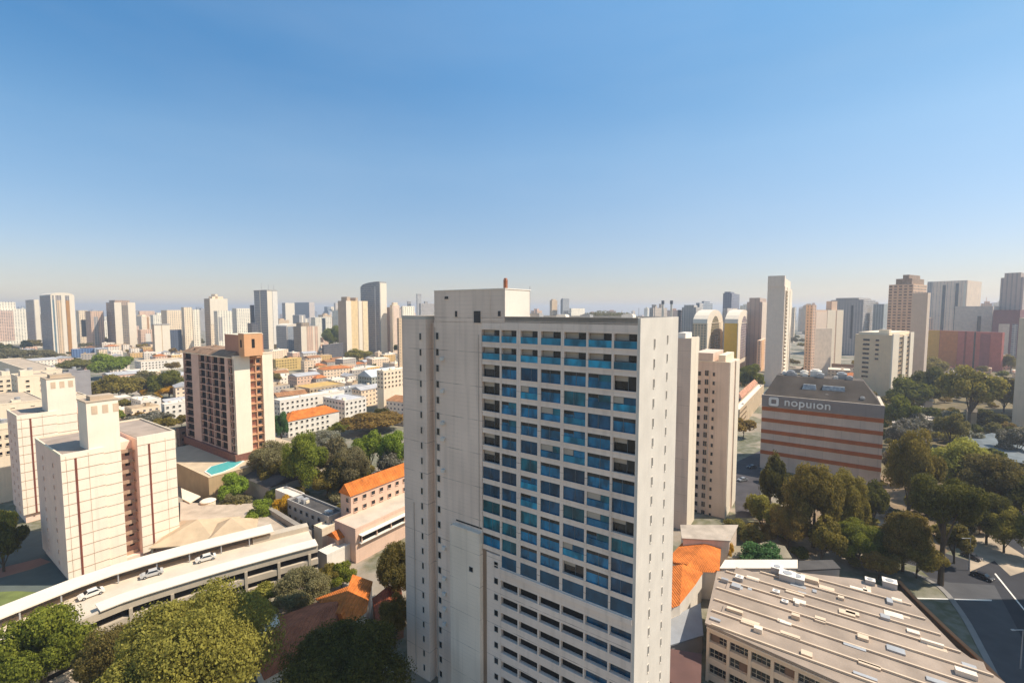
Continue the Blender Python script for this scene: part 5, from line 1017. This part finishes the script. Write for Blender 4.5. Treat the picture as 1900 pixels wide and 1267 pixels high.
# right park
for a in ((1398,1455,842,965,'dark',"dark tree in front of the left end of the hotel"),(1382,1445,918,985,'ygreen',"yellow-green tree below the dark tree at the hotel's left end"),(1458,1560,858,1015,'mid',"large olive tree before the hotel's orange bands"),(1530,1610,885,1010,'mid',"olive tree right of the large one in front of the hotel"),(1425,1500,935,1020,'rusty',"reddish olive tree in front of the large olive tree"),(1490,1560,960,1045,'mid',"dark green tree on the slope below the hotel"),(1588,1650,888,975,'dark',"dark small tree at the lower right corner of the hotel"),(1545,1640,975,1045,'green',"green tree by the sandy clearing"),(1640,1730,810,960,'mid',"speckled dark tree right of the hotel"),(1690,1800,870,1085,'dark',"tallest dark tree with a long bare trunk beside the street"),(1630,1720,940,1060,'mid',"dark green tree left of the tall bare-trunked one"),(1715,1830,812,930,'ygreen',"large mossy yellow-green tree in the right park"),(1780,1895,850,960,'olive',"olive tree right of the mossy yellow-green one"),(1850,1925,880,975,'dark',"dark tree at the right edge above the street"),(1790,1870,920,1010,'dark',"dark tree above the tan pavement"),(1748,1845,672,800,'mid',"big dark tree with a visible trunk on the right hillside"),(1685,1755,682,765,'dark',"dark tree left of the big trunked one on the right hillside"),(1640,1700,735,810,'green',"light green tree at the foot of the cream fins"),(1650,1730,700,770,'green',"green tree in front of the beige mid-rise"),(1832,1892,700,765,'rusty',"rusty brown tree near the right edge slab"),(1690,1760,660,705,'mid',"olive tree under the yellow end of the red building"),(1860,1890,658,690,'mid',"small tree right of the red building"),(1640,1690,820,900,'blossom',"white flowering tree right against the hotel's corner"),(1665,1725,760,815,'blossom',"pale flowering tree on the bright slope"),(1735,1790,760,830,'olive',"olive bush on the slope above the mossy tree"),(1855,1915,790,850,'blossom',"grey speckled bush at the right edge beside the grey canopy"),(1400,1440,975,1010,'rusty',"rust brown bush at the foot of the pink tower"),(1340,1400,965,1000,'olive',"low olive scrub right of the pink tower's base"),(1690,1745,905,960,'blossom',"pale blossoming tree inside the dark park"),(1636,1700,778,838,'blossom',"pale whitish tree above the hotel's right corner"),(1825,1900,940,1025,'mid',"olive green tree standing on the tan pavement, right"),(1655,1745,1000,1072,'mid',"olive tree behind the start of the orange timber rail"),(1740,1800,965,1045,'olive',"small olive tree right of the tall bare-trunked one"),(1900,1960,930,1040,'mid',"tree cut by the right edge above the asphalt"),(1600,1660,1020,1075,'rusty',"reddish brown shrub above the brown roofed hall")):
    big=a[1]-a[0]>70 and a[3]>850
    tr_=.45 if 'bare trunk' in a[5] else (.3 if 'visible trunk' in a[5] else .15)
    T(*a,lod='near' if big else 'mid',trunk=tr_)
# grey tarp canopy, rocks
poly=[(1792,812),(1840,802),(1925,812),(1925,862),(1850,850),(1810,835)]; P=[G(u,v,4) for u,v in poly]
t=thing("canopy","grey-blue fabric canopy roof near the right edge of the park","canopy",(0,0,0)); b=MB(); b.prism(P[::-1],3.7,4.6,0,shrink(P[::-1],.55)); part("fabric",b,[M("tarp",(.15,.175,.19),rough=.6,var=.3,streak=False,ns=.3)],t)
for p in P: b=MB(); b.cyl(p[0]*.998,p[1]*.998,.12,0,3.7,n=6); part("post",b,[steel],t)
flat("sand_clearing",[(1575,950),(1650,955),(1660,992),(1590,995)],M("sand",(.60,.46,.34),var=.3,streak=False,ns=.6),.01)
flat("bright_slope",[(1660,765),(1700,745),(1765,775),(1740,815),(1680,830),(1650,800)],M("gravel",(.52,.47,.43),var=.4,streak=False,ns=.4),.01)
flat("hillside",[(1640,905),(1600,700),(1680,675),(1960,675),(2050,905)],M("hill_ground",(.16,.125,.06),var=.5,streak=False,ns=.08),.004)
flat("hill_lawn",[(1700,690),(1760,690),(1790,700),(1720,712),(1690,705)],M("lawn_y",(.36,.32,.13),var=.3,streak=False),.01)
flat("yard_asphalt",[(1360,860),(1412,835),(1412,930),(1400,960),(1365,960)],M("yard_dark",(.06,.055,.06),var=.3,streak=False),.01)
flat("park_soil",[(1400,960),(1640,880),(1900,860),(1900,960),(1700,1050),(1600,1010),(1480,1035)],soil,.005)
# ============ mid-distance specific buildings ============
H3(508,520,640,745,790,'flat',whitep,canop,"long white building with a bright flat roof right of the dark-windowed tower",seed=7,clutter=2)
H3(600,640,680,745,785,'flat',whitep,M("roof_bluegrey2",(.5,.5,.52),streak=False),"white building with a grey-blue roof continuing the long white one",seed=8,clutter=3)
H3(664,690,745,700,735,'gable',M("greenish_wall",(.42,.42,.36)),M("pale_metal",(.5,.54,.58),streak=False),"large grey-green hall with a pale metal gable roof",rh=5)
H3(700,712,770,690,765,'flat',cream,whitep,"cream commercial block with a dark doorway frame, against the tower's left edge",seed=9,clutter=3)
H3(590,604,690,728,752,'flat',steel,M("lead_roof",(.36,.36,.38),streak=False),"grey metal-roofed shed with white air units",seed=10,clutter=5)
H3(515,535,630,782,812,'hip',whitep,tile_o,"white house with a broad orange-brown hipped roof behind the grove",rh=4)
H3(545,575,640,722,742,'flat',tanroof,M("ochre_roof",(.55,.36,.12),streak=False),"low ochre roofed building right of the dark-windowed tower",seed=12)
H3(505,512,560,668,690,'flat',M("ochre_wall2",(.62,.45,.18)),tanroof,"yellow walled long building just right of the dark-windowed tower's top",seed=13)
H3(244,262,300,745,775,'flat',whitep,canop,"white house with a terrace left of the dark-windowed tower",seed=14,clutter=3)
H3(300,306,346,752,790,'flat',whitep,canop,"white box house touching the left side of the dark-windowed tower",seed=15,clutter=2)
H3(250,262,345,672,690,'flat',whitep,tanroof,"row of white terraced houses beyond the green tree, left",seed=16)
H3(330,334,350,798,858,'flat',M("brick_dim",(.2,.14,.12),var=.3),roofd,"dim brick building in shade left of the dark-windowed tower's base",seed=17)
H3(1366,1375,1412,738,765,'hip',pinkp,TILES("pink_tiles",(.62,.33,.22)),"house with salmon tiled roof between the pink tower and the hotel",rh=3)
H3(1366,1372,1415,762,800,'flat',tanroof,canop,"low tan building with a white roof left of the hotel",seed=18,clutter=2)
H3(1845,1860,1893,715,735,'flat',whitep,canop,"low white shed beneath the red building, right",nw=False)
H3(1800,1812,1870,765,795,'gable',tanroof,M("roof_brownish",(.3,.24,.18)),"brown roofed pavilion in the right park",nw=False,rh=2)
H3(1770,1790,1870,800,822,'flat',wallc,M("yellowish_roof",(.62,.55,.38),streak=False),"long pale yellow roofed shelter behind the grey canopy",nw=False)
H3(1725,1730,1770,745,768,'gable',greyp,M("roof_pale3",(.55,.50,.42)),"small pale roofed hut on the hillside in the right park",nw=False,rh=1.6)
# ============ scatter: houses, trees, far towers ============
R=random.Random(42)
wm=[('white',whitep),('cream',cream),('pink',pinkp),('ochre',M("ochre_w",(.60,.42,.2))),('grey',greyp)]
rm=[('orange tiled',TILES("tiles_far",(.56,.20,.07),p=1.6),'hip'),('brown tiled',TILES("tiles_far2",(.40,.20,.10),p=1.6),'gable'),('pale flat',canop,'flat'),('tan flat',M("tanflat",(.46,.34,.22),var=.3,streak=False),'flat'),('grey metal',M("greymetal2",(.42,.42,.44),var=.2,streak=False),'gable')]
FW={n:FAC("fh_"+n,tuple(m_),fh=.4,fz=.4) for n,m_ in (('white',(.74,.70,.64)),('cream',(.76,.64,.5)),('pink',(.64,.46,.36)),('ochre',(.62,.44,.2)),('grey',(.4,.38,.36)))}
seen={}
def zone(u,v):
    a="left of the dark-windowed tower" if u<345 else ("beside the dark-windowed tower's right" if u<760 else ("right of the pink tower" if u<1560 else "on the far right hillside"))
    d="in the nearest rows" if v>735 else ("in the middle rows" if v>690 else "in the farthest rows")
    return d+" "+a
nh=0
for _ in range(6000):
    if nh>=260: break
    v=640+ (R.random()**1.35)*165; r_=R.random()
    u=R.uniform(165,345) if r_<.28 else (R.uniform(505,770) if r_<.8 else (R.uniform(-60,170) if r_<.88 else (R.uniform(1362,1420) if r_<.91 else R.uniform(1560,1960))))
    if v>805 or (u<170 and v>690) : continue
    if u>1400 and v>730: continue
    x,y=G(u,v); s=R.uniform(9,20) if v<680 else R.uniform(11,27)
    if not free(x,y,s*.5): continue
    cn,cm=R.choice(wm+wm[:3]); rn,rmat,rk=R.choice(rm+rm[2:4]+rm[2:3]); lab=f"{cn} house with {rn} roof {zone(u,v)}"
    t=thing("small_house",lab,"house",(x,y,0),RAD(GRID+R.choice((0,0,90,8,-12))),"houses: "+lab)
    w_=s*R.uniform(.7,1.2); d_=s*R.uniform(.6,1); h=R.choice((3.5,6.5,6.5,9.5,12)); b=MB(); b.box(0,w_,0,d_,0,h); part("wall",b,[FW[cn]],t); b=MB()
    if rk=='flat': b.box(.3,w_-.3,.3,d_-.3,h,h+.3); b.box(w_*.2,w_*.2+2.5,d_*.3,d_*.3+2,h+.3,h+2.2)
    elif rk=='hip': hip(b,w_,d_,h,2.4,0)
    else: gable(b,w_,d_,h,2.2,'x' if w_>d_ else 'y',0)
    part("roof",b,[rmat],t); occ(x,y,s*.5); nh+=1
ns=0
for _ in range(3000):
    if ns>=215: break
    k=R.random()
    if k<.22: u,v=R.uniform(400,770),R.uniform(850,965)
    elif k<.55: u,v=R.uniform(1385,1930),R.uniform(880,1050)
    else: u,v=R.uniform(1640,1930),R.uniform(700,880)
    if u>1690 and v>1000: continue
    x,y=G(u,v)
    s=R.uniform(3.5,8)*(1.3 if y>190 else 1)
    if not free(x,y,s*.1) : 
        if any((a-x)**2+(b_-y)**2<c*c*.5 and c>6 for a,b_,c in OCC): continue
    kd=R.choice(['mid','olive','dark','rusty','blossom'] if u>1380 else ['dry','olive','green','mid'])
    nm={'mid':'deep green','olive':'olive','dark':'dark','rusty':'rust coloured','blossom':'pale speckled','dry':'dry grey','green':'green'}[kd]
    lab=f"low {nm} bush in the undergrowth "+("of the grove left of the tower" if u<800 else ("below the hotel and the street trees" if v>880 else "of the right hillside park"))
    tree_at(x,y,s,s*R.uniform(.5,.8),kd,lab,'far',group="bushes: "+lab,trunk=.05,name="bush",cat="bush"); OCC[-1]=(x,y,s*.3); ns+=1
nt_=0
for _ in range(6000):
    if nt_>=230: break
    v=625+(R.random()**1.2)*190; u=R.uniform(-60,1960)
    if 345<u<505 and v>650: continue
    if 760<u<1255: 
        if v>640: continue
    if u<170 and v>692: continue
    x,y=G(u,v); s=R.uniform(7,14)*(1.0 if v>660 else 1.6)
    if not free(x,y,s*.35): continue
    kd=R.choice(['mid','olive','mid','dry','green','dark','rusty'] if u<1500 else ['mid','olive','dark','mid','rusty','green'])
    nm={'mid':'deep green','olive':'olive','dry':'dry brown','green':'green','dark':'dark green','rusty':'rust coloured'}[kd]
    lab=f"{nm} tree among buildings "+("behind the central towers" if v<650 else zone(u,v)); tree_at(x,y,s,s*R.uniform(.7,1.0),kd,lab,'far' if v>690 else 'tiny',group="trees: "+lab); nt_+=1
# distant blocks
fars=[('cream',cw),('white',cw2),('pinkish',pkf),('grey',gyf),('blue grey',blf),('tan',tanf),('pale grey',glg),('dark grey',dkf)]
FB={}
nf_=0
prof=lambda u: 572 if u<160 else (578 if u<330 else (574 if u<620 else (578 if u<760 else (580 if u<1200 else (576 if u<1340 else 566)))))
for _ in range(4000):
    if nf_>=298: break
    Y=R.choice((R.uniform(800,1500),R.uniform(1400,2600),R.uniform(2200,3600))); u=R.uniform(-80,1980); 
    vt=prof(u)+R.uniform(-5,17)*(1 if Y>1300 else 1.6)+ (4 if Y<1300 else 0)
    h=ZY(vt,Y)
    if h<12: h=R.uniform(14,30)
    X=QU(u,600)*Y; w_=R.uniform(16,38); d_=R.uniform(14,30)
    if not free(X,Y,w_*.4): continue
    n_,m_=R.choice(fars[:6]+fars[:3]+fars[2:7]); 
    sec="left of the antenna tower" if u<473 else ("right of the antenna tower" if u<760 else ("over the roof of the blue-windowed tower" if u<1260 else "behind the right skyline towers"))
    dd="nearer" if Y<1500 else ("distant" if Y<2400 else "faintest, most distant")
    lab=f"small {n_} block, {dd}, {sec}"
    t=thing("distant_block",lab,"tower block",(X,Y,0),RAD(GRID+R.choice((0,0,0,-10,15,30))),"distant blocks: "+lab)
    b=MB(); b.box(0,w_,0,d_,0,h); part("wall",b,[m_],t)
    b=MB(); a=R.uniform(.1,.4); 
    if R.random()<.8: b.box(w_*a,w_*(a+.4),d_*.2,d_*.7,h,h+R.uniform(3,6)); 
    if R.random()<.3: b.box(w_*.5,w_*.5+.8,d_*.5,d_*.5+.8,h,h+R.uniform(8,16))
    if b.v: part("rooftop_box",b,[m_],t)
    if R.random()<.5: b=MB(); k=R.uniform(.2,.6); b.box(w_*k,w_*(k+.2),-.4,-.01,0,h*.97); part("facade_strip",b,[R.choice([plain_c,dks,plain_g,brs])],t)
    occ(X,Y,w_*.5); nf_+=1
# scrubby hill behind the tower roof
xh=QU(1135,575)*900
t=tree_at(xh-2,900,150,76.3,'dry',"grey brown scrubby wooded hilltop seen above the roof of the blue-windowed tower",'near',trunk=.05,aspect=.5); t.rotation_euler=(0,0,0)
# ============ haze ============
hz=MB(); hz.box(-6200,6200,-1200,8600,-1.0,150.0); ho=struct("haze",hz,[])
hm=bpy.data.materials.new("haze_air"); hm.use_nodes=True; t=hm.node_tree; t.nodes.clear(); o=t.nodes.new("ShaderNodeOutputMaterial"); v=t.nodes.new("ShaderNodeVolumePrincipled")
v.inputs["Color"].default_value=(.86,.90,.97,1); v.inputs["Density"].default_value=.00020; v.inputs["Anisotropy"].default_value=.2; t.links.new(v.outputs[0],o.inputs["Volume"])
ho.data.materials.clear(); ho.data.materials.append(hm); ho["kind"]="stuff"
